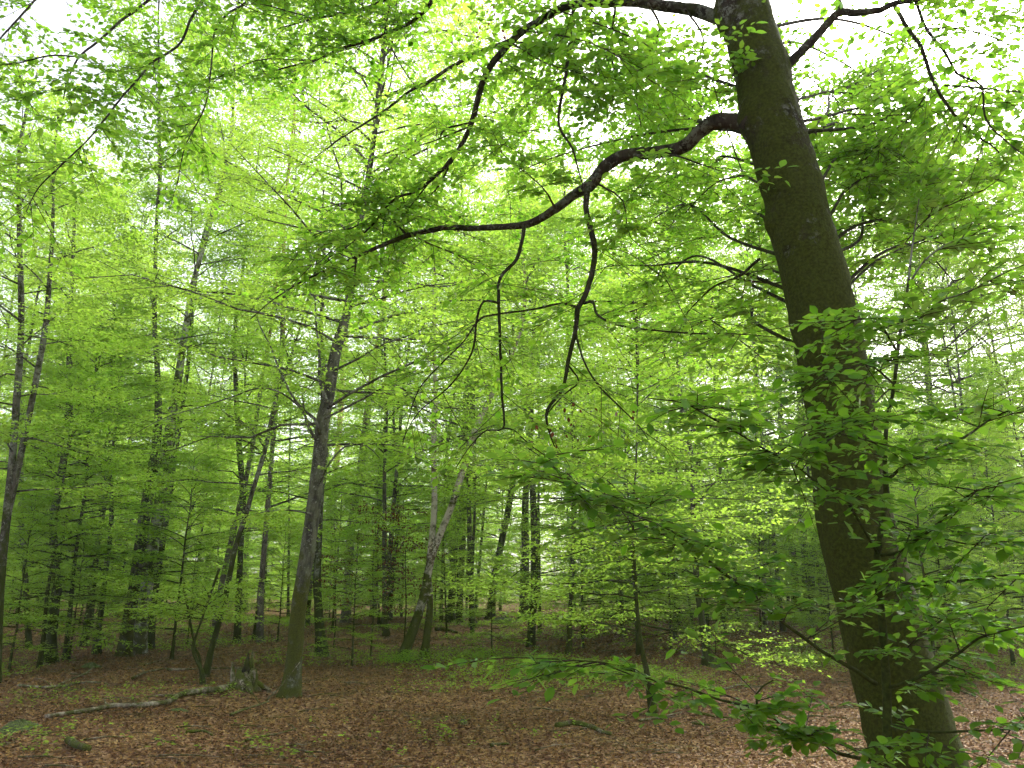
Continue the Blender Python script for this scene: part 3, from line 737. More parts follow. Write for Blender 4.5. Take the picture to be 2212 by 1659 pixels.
# single leaves that can be told apart are parts of their own
def leaf_part_mesh(name, mat):
    pts = [(0, 0), (.12, .10), (.30, .25), (.5, .31), (.70, .26), (.88, .12), (1.03, 0)]
    V = []; F = []
    for (x, y) in pts: V.append((x, 0, -.02*x-.04*x*x))
    for s in (1, -1):
        o = len(V)
        for (x, y) in pts[1:-1]: V.append((x, s*y, .22*y-.04*x*x+.012*math.sin(x*22)))
        for q in range(4): F.append([q+1, q+2, o+q+1, o+q] if s > 0 else [q+2, q+1, o+q, o+q+1])
        F.append([0, 1, o, o][:3] + [0] if False else ([0, 1, o] if s > 0 else [1, 0, o]))
        F.append([5, 6, o+4] if s > 0 else [6, 5, o+4])
    # petiole
    o = len(V); V += [(-.14, -.008, .0), (-.14, .008, .0), (.02, .008, 0), (.02, -.008, 0)]; F.append([o, o+1, o+2, o+3])
    me = bpy.data.meshes.new(name); me.from_pydata(V, [], F); me.materials.append(mat)
    for p in me.polygons: p.use_smooth = True
    return me
def split_leaf_parts(L, root, off, mesh, n=300, seed=1):
    P = L[0]; d = P-np.array([0, 0, CAM_H]); zc = d[:, 1]*CT+d[:, 2]*ST; yc = -d[:, 1]*ST+d[:, 2]*CT
    vis = (zc > .5) & (np.abs(d[:, 0]/np.maximum(zc, .1)) < .61) & (np.abs(yc/np.maximum(zc, .1)) < .455)
    score = np.where(vis, L[3]/np.maximum(zc, .1), 0)
    pick = np.argsort(-score)[:n]
    rest = np.ones(len(P), bool); rest[pick] = False
    for q in pick:
        A = nrm(L[1][q]); N = L[2][q]; B = nrm(np.cross(N, A)); N = np.cross(A, B)
        o = bpy.data.objects.new('leaf', mesh); COL.objects.link(o); o.parent = root
        m = Matrix(((A[0], B[0], N[0]), (A[1], B[1], N[1]), (A[2], B[2], N[2])))
        o.rotation_mode = 'QUATERNION'; o.rotation_quaternion = m.to_quaternion()
        o.location = tuple(P[q]-off); o.scale = (float(L[3][q]),)*3
    return tuple(a[rest] for a in L)

LB = near_clear(expand_twigs(hero_twigs, rb, 3, 8, 6, .066, mb=twig_mb, flat=.38), 2.4)
leaf_obj = leaf_part_mesh('leaf', M['leaf_over_shaded'])
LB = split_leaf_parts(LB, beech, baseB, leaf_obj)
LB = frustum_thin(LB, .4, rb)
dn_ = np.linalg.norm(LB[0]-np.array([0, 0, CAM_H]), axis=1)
link('crown', leaf_mesh('crown', tuple(a_[dn_ < 7.2] for a_ in LB), M['leaf_over_shaded'], LEAF_MD, baseB, rb), beech, 'stuff')
link('outer_crown', leaf_mesh('outer_crown', tuple(a_[dn_ >= 7.2] for a_ in LB), M['leaf_over_shaded'], LEAF_LO, baseB, rb), beech, 'stuff')
link('twigs', twig_mb.mesh('twigs', M['twig'], baseB), beech, 'stuff')
# upper crown above the frame, which shades the floor
pr, L = grow_crown(P, R, 8.2, 16.7, 9, 3.6, .13, rb, sec=8, tw=6, kl=8, twig_len=.7)
al = MB()
for mb in pr: al.add(np.vstack(mb.V), np.vstack(mb.F))
link('branches', al.mesh('branches', M['bark_limb'], baseB), beech, 'stuff')
link('upper_crown', leaf_mesh('upper_crown', L, M['leaf'], LEAF_LO, baseB, rb), beech, 'stuff')

# ================================================================== SAPLING IN FRONT OF IT
rs = np.random.default_rng(33)
YS = 3.9
sap_twigs = []; smb = MB()
p0 = at(1925, 1659, YS); baseS = np.array([p0[0]+.02, YS, float(gz(p0[0], YS))])
sap = empty('beech_sapling', tuple(baseS), 'slender beech sapling with large fresh leaves growing in front of the big leaning trunk', 'sapling')
P_, R_ = px_path([(1922, 1659, 20), (1916, 1506, 19), (1907, 1356, 17), (1900, 1290, 15), (1893, 1225, 14), (1905, 1130, 13), (1914, 1066, 12), (1911, 986, 10), (1917, 903, 9), (1931, 836, 8), (1944, 720, 7), (1961, 620, 6), (1968, 553, 4), (1985, 430, 2)], YS, YS+.15)
P_ = np.vstack([baseS-[0, 0, .1], P_]); R_ = np.concatenate([[R_[0]*1.2], R_])
Ps, Rs = smooth_path(P_, R_, .05)
V, F = tube_np(Ps, Rs, 10, seed=3, rough=.08, lobes=.08)
link('trunk', mesh_np('trunk', V-baseS, F, M['bark_dark']), sap)
def sb(pts, Y0, Y1, **kw):
    kw.setdefault('per_m', 24); kw.setdefault('tlen', (.12, .42)); kw.setdefault('leafy', (.12, 1))
    return limb(pts, Y0, Y1, sap, 'branch', k=8, off=baseS, twigs=sap_twigs, tmb=smb, rng=rs, mat='bark_dark', **kw)
sb([(1893, 1478, 10), (1841, 1446, 9), (1791, 1416, 8), (1757, 1393, 8), (1724, 1369, 8), (1691, 1346, 7), (1641, 1299, 7), (1584, 1253, 6), (1551, 1229, 6), (1504, 1186, 5), (1454, 1149, 4), (1360, 1109, 4), (1320, 1090, 3), (1237, 1040, 3), (1187, 1000, 2), (1137, 966, 2)], YS, 3.3, leafy=(.22, 1), per_m=30)
sb([(1920, 1655, 9), (1884, 1643, 8), (1807, 1626, 8), (1757, 1589, 7), (1707, 1573, 7), (1674, 1553, 6), (1637, 1531, 6), (1557, 1513, 5), (1474, 1483, 5), (1404, 1466, 4), (1354, 1439, 3), (1237, 1426, 3), (1070, 1419, 2)], YS, 3.6, leafy=(.12, 1), per_m=20)
sb([(1637, 1531, 5), (1634, 1499, 5), (1647, 1483, 4), (1671, 1469, 3)], 3.62, 3.6, per_m=26)
sb([(1921, 1486, 8), (1974, 1469, 8), (2024, 1443, 7), (2074, 1409, 6), (2114, 1379, 5), (2167, 1363, 4), (2230, 1350, 3)], YS, 3.5)
sb([(1901, 1266, 7), (1974, 1259, 6), (2057, 1256, 6), (2141, 1246, 5), (2207, 1239, 4), (2280, 1240, 2)], YS, 3.4)
sb([(1904, 1199, 8), (1941, 1193, 7), (1984, 1163, 7), (2021, 1136, 6), (2051, 1106, 5), (2110, 1060, 4), (2212, 1030, 2)], YS, 3.3)
sb([(1913, 1040, 8), (1974, 990, 7), (2024, 970, 6), (2081, 946, 5), (2150, 900, 4), (2230, 870, 2)], YS+.05, 3.4)
sb([(1895, 1195, 6), (1824, 1080, 6), (1757, 1036, 5), (1707, 1000, 5), (1661, 976, 5), (1601, 940, 4), (1524, 896, 4), (1474, 870, 3), (1400, 860, 2)], YS, 3.2)
sb([(1950, 700, 5), (1990, 686, 5), (2034, 650, 4), (2084, 633, 4), (2174, 586, 2)], YS+.1, 3.7)
sb([(1921, 1566, 7), (2007, 1581, 6), (2107, 1579, 5), (2207, 1574, 4), (2280, 1570, 2)], YS, 3.5, per_m=22)
sb([(1931, 830, 5), (1880, 790, 4), (1820, 800, 3), (1760, 830, 2)], YS+.1, 3.6)
sb([(1938, 760, 5), (1900, 700, 4), (1850, 690, 3), (1810, 700, 2)], YS+.1, 3.6)
sb([(1917, 903, 4), (1870, 900, 4), (1820, 930, 3), (1780, 960, 2)], YS+.1, 3.5)
sb([(1960, 620, 5), (2000, 560, 4), (2060, 520, 3), (2140, 500, 2)], YS+.1, 3.9)
sb([(1905, 1120, 5), (1960, 1130, 4), (2060, 1170, 4), (2160, 1180, 2)], YS, 3.5)
sb([(1907, 1400, 5), (1960, 1400, 4), (2050, 1330, 4), (2160, 1300, 2)], YS, 4.2)
LS = near_clear(expand_twigs(sap_twigs, rs, 3, 7, 5, .064, mb=smb, flat=.30), 1.7)
LS = split_leaf_parts(LS, sap, baseS, leaf_part_mesh('leaf', M['leaf_near_shaded']))
link('crown', leaf_mesh('crown', LS, M['leaf_near_shaded'], LEAF_MD, baseS, rs), sap, 'stuff')
link('twigs', smb.mesh('twigs', M['twig'], baseS), sap, 'stuff')

# ================================================================== MIDDLE TREES
WMUL[0] = .80
T9 = build_tree('beech_tree', 'straight grey beech with pale spots on its bark, nearest trunk left of centre', [[(627, 1506, 58), (633, 1450, 46), (637, 1406, 43), (646, 1306, 41), (655, 1250, 40), (667, 1173, 40), (676, 1106, 38), (690, 986, 36), (697, 910, 36), (710, 853, 32), (723, 770, 30), (737, 720, 29),
      (746, 690, 24), (760, 620, 20), (770, 540, 18), (785, 440, 16), (797, 370, 14), (808, 290, 12)]], 17.5, 'bark_beech',
      crown=dict(z0=4.0, nprim=68, Lmax=5.4, leaf=.072, sec=12, tw=11, kl=9, e_lo=8, e_hi=46, twig_len=.6, thick=.6), seed=4, k=20, step=.15, flare=.15, rough=.05,
      extra=[([(692, 940, 12), (680, 905, 11), (655, 885, 10), (628, 850, 9), (600, 790, 8), (585, 750, 6), (560, 700, 4), (545, 650, 2)],),
             ([(655, 885, 8), (610, 850, 6), (560, 838, 6), (500, 858, 5), (430, 880, 4), (350, 905, 3), (270, 950, 2)], -1.2),
             ([(683, 950, 12), (668, 925, 11), (657, 890, 9), (655, 860, 7)],),
             ([(707, 870, 14), (690, 820, 11), (690, 770, 10), (683, 700, 8), (680, 640, 5)],),
             ([(700, 905, 10), (737, 886, 9), (787, 860, 8), (843, 830, 7), (880, 845, 5), (960, 848, 3), (1010, 850, 2)], -.8),
             ([(745, 722, 14), (757, 715, 12), (797, 703, 11), (837, 686, 10), (897, 670, 9), (953, 653, 8), (1020, 648, 6), (1074, 650, 5), (1133, 643, 3)], -1.0),
             ([(757, 640, 10), (800, 635, 9), (860, 603, 8), (920, 563, 6), (950, 540, 3)], 1.0),
             ([(675, 1110, 7), (640, 1104, 6), (600, 1102, 5), (540, 1112, 3), (500, 1130, 2)], -.6),
             ([(687, 1050, 9), (712, 1000, 8), (745, 965, 7), (790, 962, 5), (820, 990, 3)], -.3),
             ([(780, 460, 7), (720, 400, 6), (650, 350, 5), (560, 310, 3)], -1.5),
             ([(768, 560, 9), (720, 510, 7), (640, 490, 6), (560, 470, 4), (470, 430, 3), (400, 410, 2)], -1.6),
             ([(795, 380, 8), (850, 340, 6), (900, 300, 5), (960, 260, 3)], -1.0)])

B = build_tree
def cr(**k):
    d = dict(z0=2.2, nprim=26, Lmax=3.6, leaf=.085, sec=10, tw=9, kl=9, e_lo=6, e_hi=55, twig_len=.55, thick=.7); d.update(k); d['nprim'] = int(d['nprim']*1.0); return d
B('beech_tree', 'forked beech at the left edge of the picture, dividing low into two straight stems', [[(-12, 1475, 27), (2, 1240, 23), (14, 1120, 22), (24, 1020, 19), (35, 880, 19), (46, 700, 16), (42, 500, 13), (40, 350, 10)],
   [(16, 1110, 20), (35, 1030, 17), (62, 900, 15), (82, 800, 16), (100, 690, 14), (110, 560, 11), (115, 450, 8)]], 12.5, 'bark_dark', crown=cr(z0=3.0, nprim=24, Lmax=3.0), seed=12)
B('beech_tree', 'thin dark beech just right of the forked tree at the left edge', [[(62, 1400, 15), (55, 1250, 14), (47, 1150, 13), (45, 1050, 12), (50, 950, 9)]], 12, 'bark_dark', crown=cr(nprim=16, Lmax=2.2), seed=13, sep=False)
B('beech_tree', 'dark bent-footed beech left of the pale three-stemmed oak', [[(107, 1432, 30), (112, 1370, 24), (120, 1300, 23), (124, 1262, 23), (118, 1200, 20), (116, 1120, 20), (128, 1050, 20), (141, 970, 18), (149, 880, 16), (150, 760, 14), (153, 650, 11), (160, 500, 8)]], 13, 'bark_dark', crown=cr(nprim=24, z0=2.6, Lmax=3.0), seed=14)
B('beech_tree', 'slim dark trunk standing between the bent-footed beech and the three-stemmed oak', [[(208, 1413, 22), (214, 1350, 15), (219, 1320, 14), (230, 1222, 13), (240, 1140, 12), (240, 1050, 9), (236, 980, 6)]], 10, 'bark_dark', crown=cr(nprim=16, Lmax=2.4, z0=1.7), seed=15, sep=False)
B('oak_tree', 'stout oak of three close stems, the middle one pale grey at its foot, left side', [
    [(293, 1415, 44), (300, 1380, 36), (313, 1289, 34), (327, 1190, 32), (343, 1106, 31), (357, 986, 28), (380, 850, 22), (398, 730, 17), (415, 620, 14), (435, 550, 11)]], 19, 'bark_pale', crown=cr(z0=6, nprim=30, Lmax=4.0, leaf=.10), seed=16, k=16)
B('oak_tree', 'dark grey stem pressed against the left of the pale oak stem', [
    [(268, 1418, 36), (276, 1350, 31), (290, 1270, 30), (306, 1160, 31), (318, 1080, 30), (334, 990, 26), (342, 900, 20), (340, 800, 14), (334, 700, 12), (336, 553, 10), (340, 450, 8)]], 19, 'bark_beech', crown=cr(z0=6.5, nprim=22, Lmax=3.6, leaf=.10), seed=17, k=14)
B('oak_tree', 'brown mossy stem just right of the pale oak stem', [
    [(323, 1402, 24), (328, 1330, 21), (338, 1250, 19), (358, 1120, 18), (374, 1000, 16), (390, 900, 13), (405, 800, 10)]], 17, 'bark_dark', crown=cr(z0=6, nprim=16, Lmax=3.0, leaf=.10), seed=18)
B('beech_tree', 'slender dark beech leaning right, beside the crooked stem', [[(444, 1462, 18), (456, 1406, 15), (470, 1355, 15), (484, 1306, 15), (507, 1189, 14), (533, 1106, 13), (545, 1063, 12), (573, 970, 12), (587, 903, 12), (603, 836, 9), (625, 780, 7), (650, 700, 5)]], 10.5, 'bark_dark',
   crown=cr(nprim=22, z0=2.6, Lmax=2.8, leaf=.075), seed=19, extra=[([(572, 968, 7), (545, 930, 6), (515, 905, 5), (490, 895, 4), (455, 860, 2)], -.5), ([(588, 900, 6), (600, 870, 5), (640, 845, 4), (700, 820, 2)], .4)])
B('crooked_sapling', 'little crooked dark stem with a loop, in front of the slender leaning beech', [[(440, 1480, 8), (437, 1452, 9), (424, 1425, 8), (417, 1402, 9), (421, 1380, 8), (429, 1358, 5)], [(437, 1452, 6), (432, 1425, 6), (424, 1405, 6), (420, 1392, 5)]], 1.9, 'bark_dark',
   crown=cr(nprim=9, z0=1.2, Lmax=1.3, leaf=.07, sec=5, tw=5), seed=20, cat_='sapling', rough=.15, step=.06)
B('beech_tree', 'dark beech with moss-covered spreading roots directly behind the straight grey beech', [[(697, 1418, 30), (692, 1370, 25), (687, 1300, 22), (685, 1250, 21), (688, 1170, 20), (692, 1080, 18), (700, 980, 15)]], 13, 'bark_dark', crown=cr(nprim=20, z0=3.2, Lmax=3.0), seed=22, flare=.5, sep=False)
B('beech_tree', 'patchy brown trunk leaning right and crossing behind the upright one, centre left', [[(868, 1428, 34), (877, 1400, 27), (888, 1373, 26), (913, 1296, 23), (930, 1212, 21), (952, 1150, 19), (973, 1100, 18), (1004, 1003, 18), (1030, 920, 17), (1054, 870, 15), (1077, 820, 12), (1100, 780, 8)]], 13, 'bark_brown',
   crown=cr(nprim=22, z0=4.0, Lmax=3.2), seed=23, sep=False)
B('beech_tree', 'upright trunk with pale peeling bark patches, touching the leaning brown trunk', [[(915, 1424, 24), (920, 1390, 19), (929, 1306, 18), (925, 1240, 17), (932, 1173, 17), (938, 1100, 16), (938, 1020, 15), (937, 936, 14), (941, 853, 12), (938, 780, 9)]], 14, 'bark_brown',
   crown=cr(nprim=24, z0=4.0, Lmax=3.2), seed=24, sep=False)
B('beech_tree', 'small dark bent beech in bright young leaf, nearest thin trunk right of centre', [[(1413, 1543, 22), (1404, 1495, 17), (1397, 1450, 15), (1387, 1406, 12), (1377, 1323, 10), (1370, 1206, 8), (1367, 1106, 6), (1374, 1000, 4), (1376, 900, 3)]], 6.4, 'bark_dark',
   crown=cr(nprim=44, z0=.9, Lmax=2.9, leaf=.062, e_lo=0, e_hi=45, sec=10, tw=9), seed=25)
B('beech_tree', 'dark trunk with one mossy root bulging right, in the clearing left of the big beech', [[(1531, 1438, 30), (1526, 1400, 21), (1514, 1323, 18), (1507, 1273, 17), (1500, 1180, 15), (1496, 1080, 13), (1494, 980, 10)]], 14.5, 'bark_dark', crown=cr(nprim=46, z0=1.9, Lmax=4.0, leaf=.08), seed=26)
B('beech_tree', 'slim dark beech rising straight from the brown leaf floor right of centre', [[(1229, 1413, 17), (1230, 1370, 14), (1234, 1290, 13), (1238, 1173, 12), (1239, 1050, 12), (1238, 890, 10), (1230, 800, 7), (1226, 700, 5)]], 14.5, 'bark_beech', crown=cr(nprim=40, z0=1.9, Lmax=3.6, leaf=.08), seed=27, sep=False)
B('beech_tree', 'dark trunk rising from a leafy clump of shoots at its foot, centre', [[(1147, 1397, 20), (1152, 1300, 21), (1154, 1256, 21), (1155, 1173, 20), (1152, 1080, 18), (1147, 950, 15), (1149, 850, 12), (1152, 770, 9)]], 15, 'bark_dark', crown=cr(nprim=24, z0=4.5, Lmax=3.4), seed=28, sep=False)

# trees a little further back: own trunk, shared crowns
tt = trunk_tree
tt('pine_tree', 'leaning pine with purple-grey bark, just behind the slender leaning beech', [[(462, 1385, 17), (468, 1323, 16), (480, 1256, 16), (497, 1180, 15), (514, 1106, 15), (530, 1040, 14), (546, 960, 13), (556, 890, 12), (566, 820, 10), (580, 740, 8)]], 20, 'bark_pine', TALL[0], seed=31, cscale=.7, crown_on=False)
tt('pine_tree', 'straight pine trunk left of the straight grey beech', [[(562, 1388, 20), (563, 1290, 17), (568, 1222, 15), (577, 1106, 14), (586, 1000, 12), (592, 900, 10)]], 20, 'bark_pine', TALL[1], seed=32, crown_on=False)
tt('pine_tree', 'pine showing orange upper bark just right of the straight grey beech', [[(703, 1320, 20), (708, 1240, 19), (714, 1170, 18), (719, 1100, 17), (727, 1000, 16), (735, 900, 15), (743, 750, 12), (752, 640, 9)]], 24, 'bark_pine', TALL[1], seed=33, crown_on=False)
tt('pine_tree', 'leaning pine with orange upper trunk against the sky gap, centre left', [[(746, 1345, 26), (750, 1290, 24), (757, 1170, 22), (764, 1100, 20), (778, 1020, 20), (788, 940, 19), (800, 836, 17), (815, 750, 14), (828, 670, 11)]], 24, 'bark_pine', TALL[2], seed=34, crown_on=False)
tt('pine_tree', 'orange-barked pine far off at the right edge', [[(2160, 1290, 18), (2150, 1100, 16), (2144, 853, 14), (2135, 750, 11)]], 24, 'bark_pine', TALL[2], seed=35, crown_on=False)
tt('beech_tree', 'dark half of the twin trunks standing together at the back of the clearing', [[(973, 1346, 26), (977, 1272, 20), (983, 1173, 18), (990, 1090, 17), (1003, 1000, 14), (1010, 850, 10)]], 19, 'bark_dark', TALL[0], seed=36)
tt('beech_tree', 'grey half of the twin trunks standing together at the back of the clearing', [[(991, 1343, 22), (995, 1260, 15), (999, 1200, 14), (1004, 1090, 13), (1012, 980, 10)]], 18, 'bark_beech', TALL[1], seed=37, cscale=.8)
tt('beech_tree', 'thin pale stem just left of the twin trunks at the back', [[(953, 1346, 9), (955, 1250, 8), (958, 1150, 7), (962, 1050, 5)]], 14, 'bark_beech', TALL[2], seed=38, cscale=.5)
tt('beech_tree', 'grey beech leaning right and forking high up, right of the twin trunks', [[(1060, 1338, 24), (1063, 1293, 20), (1070, 1240, 18), (1083, 1173, 18), (1097, 1106, 17), (1108, 1036, 17), (1120, 953, 16), (1132, 870, 15), (1131, 800, 11), (1122, 730, 7)], [(1132, 880, 13), (1148, 830, 11), (1160, 790, 9), (1166, 740, 7)]], 20, 'bark_beech', TALL[3], seed=39)
tt('beech_tree', 'thin grey stem between the twin trunks and the leaning forked beech', [[(1021, 1370, 10), (1020, 1266, 9), (1022, 1180, 8), (1026, 1080, 6)]], 13, 'bark_beech', TALL[1], seed=40, cscale=.5)
tt('beech_tree', 'slim far trunk, leftmost of three small ones beyond the clearing left of the big beech', [[(1562, 1362, 13), (1560, 1270, 12), (1556, 1180, 10)]], 15, 'bark_beech', TALL[2], seed=41, cscale=.7)
tt('beech_tree', 'slim far trunk with wide mossy foot, middle of three left of the big beech', [[(1595, 1347, 14), (1590, 1290, 11), (1585, 1200, 9)]], 15, 'bark_dark', TALL[0], seed=42, cscale=.7)
tt('beech_tree', 'pale slim trunk, rightmost of three small ones left of the big beech', [[(1654, 1352, 12), (1651, 1270, 11), (1648, 1190, 10), (1640, 1080, 8)]], 16, 'bark_pale', TALL[3], seed=43, cscale=.7)
tt('beech_tree', 'dark trunk close left of the big beech', [[(1726, 1345, 22), (1718, 1260, 20), (1707, 1140, 20), (1700, 1073, 18), (1688, 953, 15), (1685, 880, 12)]], 18, 'bark_dark', TALL[1], seed=44)
tt('beech_tree', 'dark forked trunk half hidden by the left edge of the big beech', [[(1752, 1345, 20), (1754, 1206, 18), (1760, 1106, 14), (1763, 1000, 10)], [(1754, 1206, 13), (1768, 1140, 11), (1780, 1060, 8)]], 18, 'bark_dark', TALL[2], seed=45)
tt('beech_tree', 'slim dark trunk to the right of the big beech', [[(2116, 1330, 14), (2110, 1250, 13), (2104, 1190, 12), (2097, 1106, 12), (2090, 1000, 10), (2090, 820, 8), (2097, 686, 5)]], 14, 'bark_dark', TALL[0], seed=46, cscale=.8)
tt('beech_tree', 'dark trunk behind the lower leaves left of the straight grey beech', [[(512, 1388, 20), (514, 1330, 18), (517, 1250, 17), (522, 1150, 14)]], 15, 'bark_dark', TALL[3], seed=47, cscale=.8)
tt('beech_tree', 'dark slim trunk amid withered leaves between the orange pine and the crossing trunks', [[(842, 1340, 14), (846, 1250, 13), (858, 1150, 11), (857, 1030, 9), (850, 900, 6)]], 14, 'bark_dark', TALL[1], seed=48, cscale=.7)
tt('beech_tree', 'grey-brown double trunk behind the withered leaves', [[(806, 1332, 18), (812, 1230, 16), (818, 1130, 13), (826, 1000, 10)]], 16, 'bark_beech', TALL[2], seed=49, cscale=.7)

# ---------------------------------------------------------------- the wood behind: each tree its own object
rr = np.random.default_rng(77)
zones = [(-900, 240, 'left edge'), (240, 470, 'three-stemmed oak'), (470, 700, 'straight grey beech'), (700, 900, 'orange pines'), (900, 1080, 'crossing brown trunks'),
         (1080, 1300, 'forked leaning beech'), (1300, 1580, 'small bent beech'), (1580, 2050, 'big leaning beech'), (2050, 5000, 'right edge')]
def zone_of(x, y):
    u = UC+FPX*x/(y*CT)
    for a, b, n in zones:
        if a <= u < b: return n
    return 'right edge' if u > 1106 else 'left edge'
def place(kind, x, y, s, var, tm, bm_s, rng):
    z = float(gz(x, y)); zn = zone_of(x, y)
    nm, desc, ct = {'tall': ('beech_tree', 'tall background beech', 'tree'), 'far': ('beech_tree', 'faint far-off beech', 'tree'), 'young': ('young_beech', 'low leafy young beech', 'young tree')}[kind]
    place_w = {'left edge': 'near the left edge', 'right edge': 'near the right edge'}.get(zn, 'behind '+zn)
    root = empty(nm, (x, y, z), '%s in fresh leaf %s' % (desc, place_w), ct, '%ss %s' % (desc, place_w))
    root.rotation_euler = (rng.normal(0, .03), rng.normal(0, .03), rng.uniform(0, 6.3))
    root.scale = (s, s, s*rng.uniform(.92, 1.1))
    t = link('trunk', tm, root); t.scale = (bm_s, bm_s, 1)
    link('branches', var[0], root, 'stuff'); link('crown', var[1], root, 'stuff')
placed = []
def ok(x, y, r):
    for (a, b) in placed:
        if (a-x)**2+(b-y)**2 < r*r: return False
    placed.append((x, y)); return True
def clearing(x, y):
    # keep the open floor of the photograph open
    u = UC+FPX*x/(y*CT)
    if y < 21: return True
    if y < 27 and (u > 300 and u < 1800): return True
    return False
n = 0
while n < 60:
    y = math.sqrt(rr.uniform(24**2, 62**2)); x = rr.uniform(-.68, .68)*y
    if clearing(x, y) or not ok(x, y, 3.0): continue
    bk = ['bark_beech', 'bark_dark', 'bark_beech'][n % 3]
    u = UC+FPX*x/(y*CT); sc_ = rr.uniform(.8, 1.25)
    if u < 420 or u > 1280: sc_ = min(1.15*sc_, (1.2+.585*y)/20*rr.uniform(.85, 1.0)); sc_ = max(sc_, .5)
    sc_ = min(sc_, (1.6+.80*y)/20)
    place('tall', x, y, sc_, TALL[n % 4], TR[bk][n % 2], rr.uniform(.35, .95), rr); n += 1
n = 0
while n < 44:
    y = math.sqrt(rr.uniform(60**2, 115**2)); x = rr.uniform(-.78, .78)*y
    if not ok(x, y, 4.0): continue
    place('far', x, y, rr.uniform(.8, 1.15), FAR[n % 2], TR['bark_dark'][n % 2], rr.uniform(.8, 1.4), rr); n += 1
n = 0
while n < 165:
    y = math.sqrt(rr.uniform(17**2, 60**2)); x = rr.uniform(-.78, .78)*y
    u = UC+FPX*x/(y*CT)
    if y < 21 and 250 < u < 1900: continue
    if y < 30 and 235 < u < 370: continue
    if y < 28 and 850 < u < 1350: continue
    if not ok(x, y, 1.6): continue
    place('young', x, y, rr.uniform(.55, 1.15), YOUNG[n % 3], TRY[n % 2], 1, rr); n += 1
for q, (u, y, sc_) in enumerate(((1905, 27, .8), (1990, 33, .95), (2080, 25, .78), (2160, 30, .9), (1650, 31, .9), (1440, 36, 1.0), (1330, 29, .85), (2230, 38, 1.1), (1740, 40, 1.1))):
    x = (u-UC)/FPX*y/CT*1.0; placed.append((x, y))
    place('tall', x, y, sc_, TALL[q % 4], TR[['bark_beech', 'bark_dark'][q % 2]][q % 2], .5, rr)
n = 0
while n < 46:
    y = math.sqrt(rr.uniform(36**2, 85**2)); x = rr.uniform(-.68, .68)*y
    if not ok(x, y, 1.8): continue
    place('young', x, y, rr.uniform(.9, 1.7), YOUNG[n % 3], TRY[n % 2], 1, rr); n += 1
# young trees whose places the photograph shows
ORD = ['', 'second ', 'third ', 'fourth ', 'fifth ', 'sixth ', 'seventh ', 'eighth ', 'ninth ', 'tenth ', 'eleventh ', 'twelfth ', 'thirteenth ', 'fourteenth ', 'fifteenth ', 'sixteenth ', 'seventeenth ', 'eighteenth ', 'nineteenth ', 'twentieth ']+['%dth ' % q_ for q_ in range(21, 90)]
bg_ = {}
for o in COL.objects:
    if o.type == 'EMPTY' and str(o.get('group', '')).endswith(')'): pass
    if o.type == 'EMPTY' and 'in fresh leaf' in o.get('label', ''): bg_.setdefault(o['label'], []).append(o)
for lb, os_ in bg_.items():
    os_.sort(key=lambda o: o.location.x/o.location.y)
    for q, o in enumerate(os_):
        head, tail = lb.split(' in fresh leaf ')
        if len(os_) == 1: o['label'] = 'only '+head+' '+tail
        else: o['label'] = (('leftmost '+head) if q == 0 else (ORD[q]+head+' from the left') if q < len(os_)-1 else 'rightmost '+head)+' '+tail
def young_at(u, v, s, label, var=0, seed=0):
    r = np.random.default_rng(seed); p = ghit(u, v)
    root = empty('young_beech', tuple(p), label, 'young tree'); root.scale = (s, s, s); root.rotation_euler = (0, 0, r.uniform(0, 6.3))
    link('trunk', TRY[var % 2], root); link('branches', YOUNG[var][0], root, 'stuff'); link('crown', YOUNG[var][1], root, 'stuff')
young_at(1062, 1418, .38, 'knee-high beech sapling with thin twin stems standing alone in the central clearing', 0, 1)
young_at(760, 1440, .42, 'thin-stemmed young beech in front of the orange pines', 1, 2)
young_at(150, 1425, .45, 'short young beech beside the bent-footed beech', 2, 3)
young_at(20, 1450, .5, 'bushy young beech beneath the forked tree at the left edge', 0, 4)
young_at(1800, 1410, .45, 'young beech close behind the left side of the big beech foot', 1, 5)
young_at(2060, 1450, .62, 'bushy young beech filling the gap right of the big beech foot', 2, 6)
young_at(2190, 1440, .75, 'bushy young beech in the lower right corner', 0, 7)
young_at(1260, 1400, .5, 'young beech in bright leaf at the edge of the floor right of centre', 1, 8)
young_at(1450, 1410, .6, 'young beech left of the trunk with the mossy root', 2, 9)
young_at(600, 1385, .5, 'young beech behind the foot of the straight grey beech', 0, 10)
young_at(405, 1392, .45, 'young beech between the pale oak stem and the slender leaning beech', 1, 12)


# far wood that reads as one mass
rf = np.random.default_rng(88)
nc = 4000
th = rf.uniform(-.78, .78, nc); d = np.sqrt(rf.uniform(112**2, 165**2, nc)); hz = rf.uniform(0, 1, nc)**1.25*26
C = np.stack([np.sin(th)*d, np.cos(th)*d, hz+1.5], -1); k = 26
Pp = (C[:, None]+rf.normal(0, 1, (nc, k, 3))*np.array([1.6, 1.6, .7])).reshape(-1, 3)
az = rf.uniform(0, 6.3, len(Pp)); A = np.stack([np.cos(az), np.sin(az), rf.normal(0, .2, len(Pp))], -1); Nn = np.stack([rf.normal(0, .5, len(Pp)), rf.normal(0, .5, len(Pp)), np.ones(len(Pp))], -1)
tag(link('distant_wood', leaf_mesh('distant_wood', (Pp, A, Nn, rf.uniform(.5, .9, len(Pp))), M['leaf'], LEAF_LO, rng=rf)), kind='stuff')

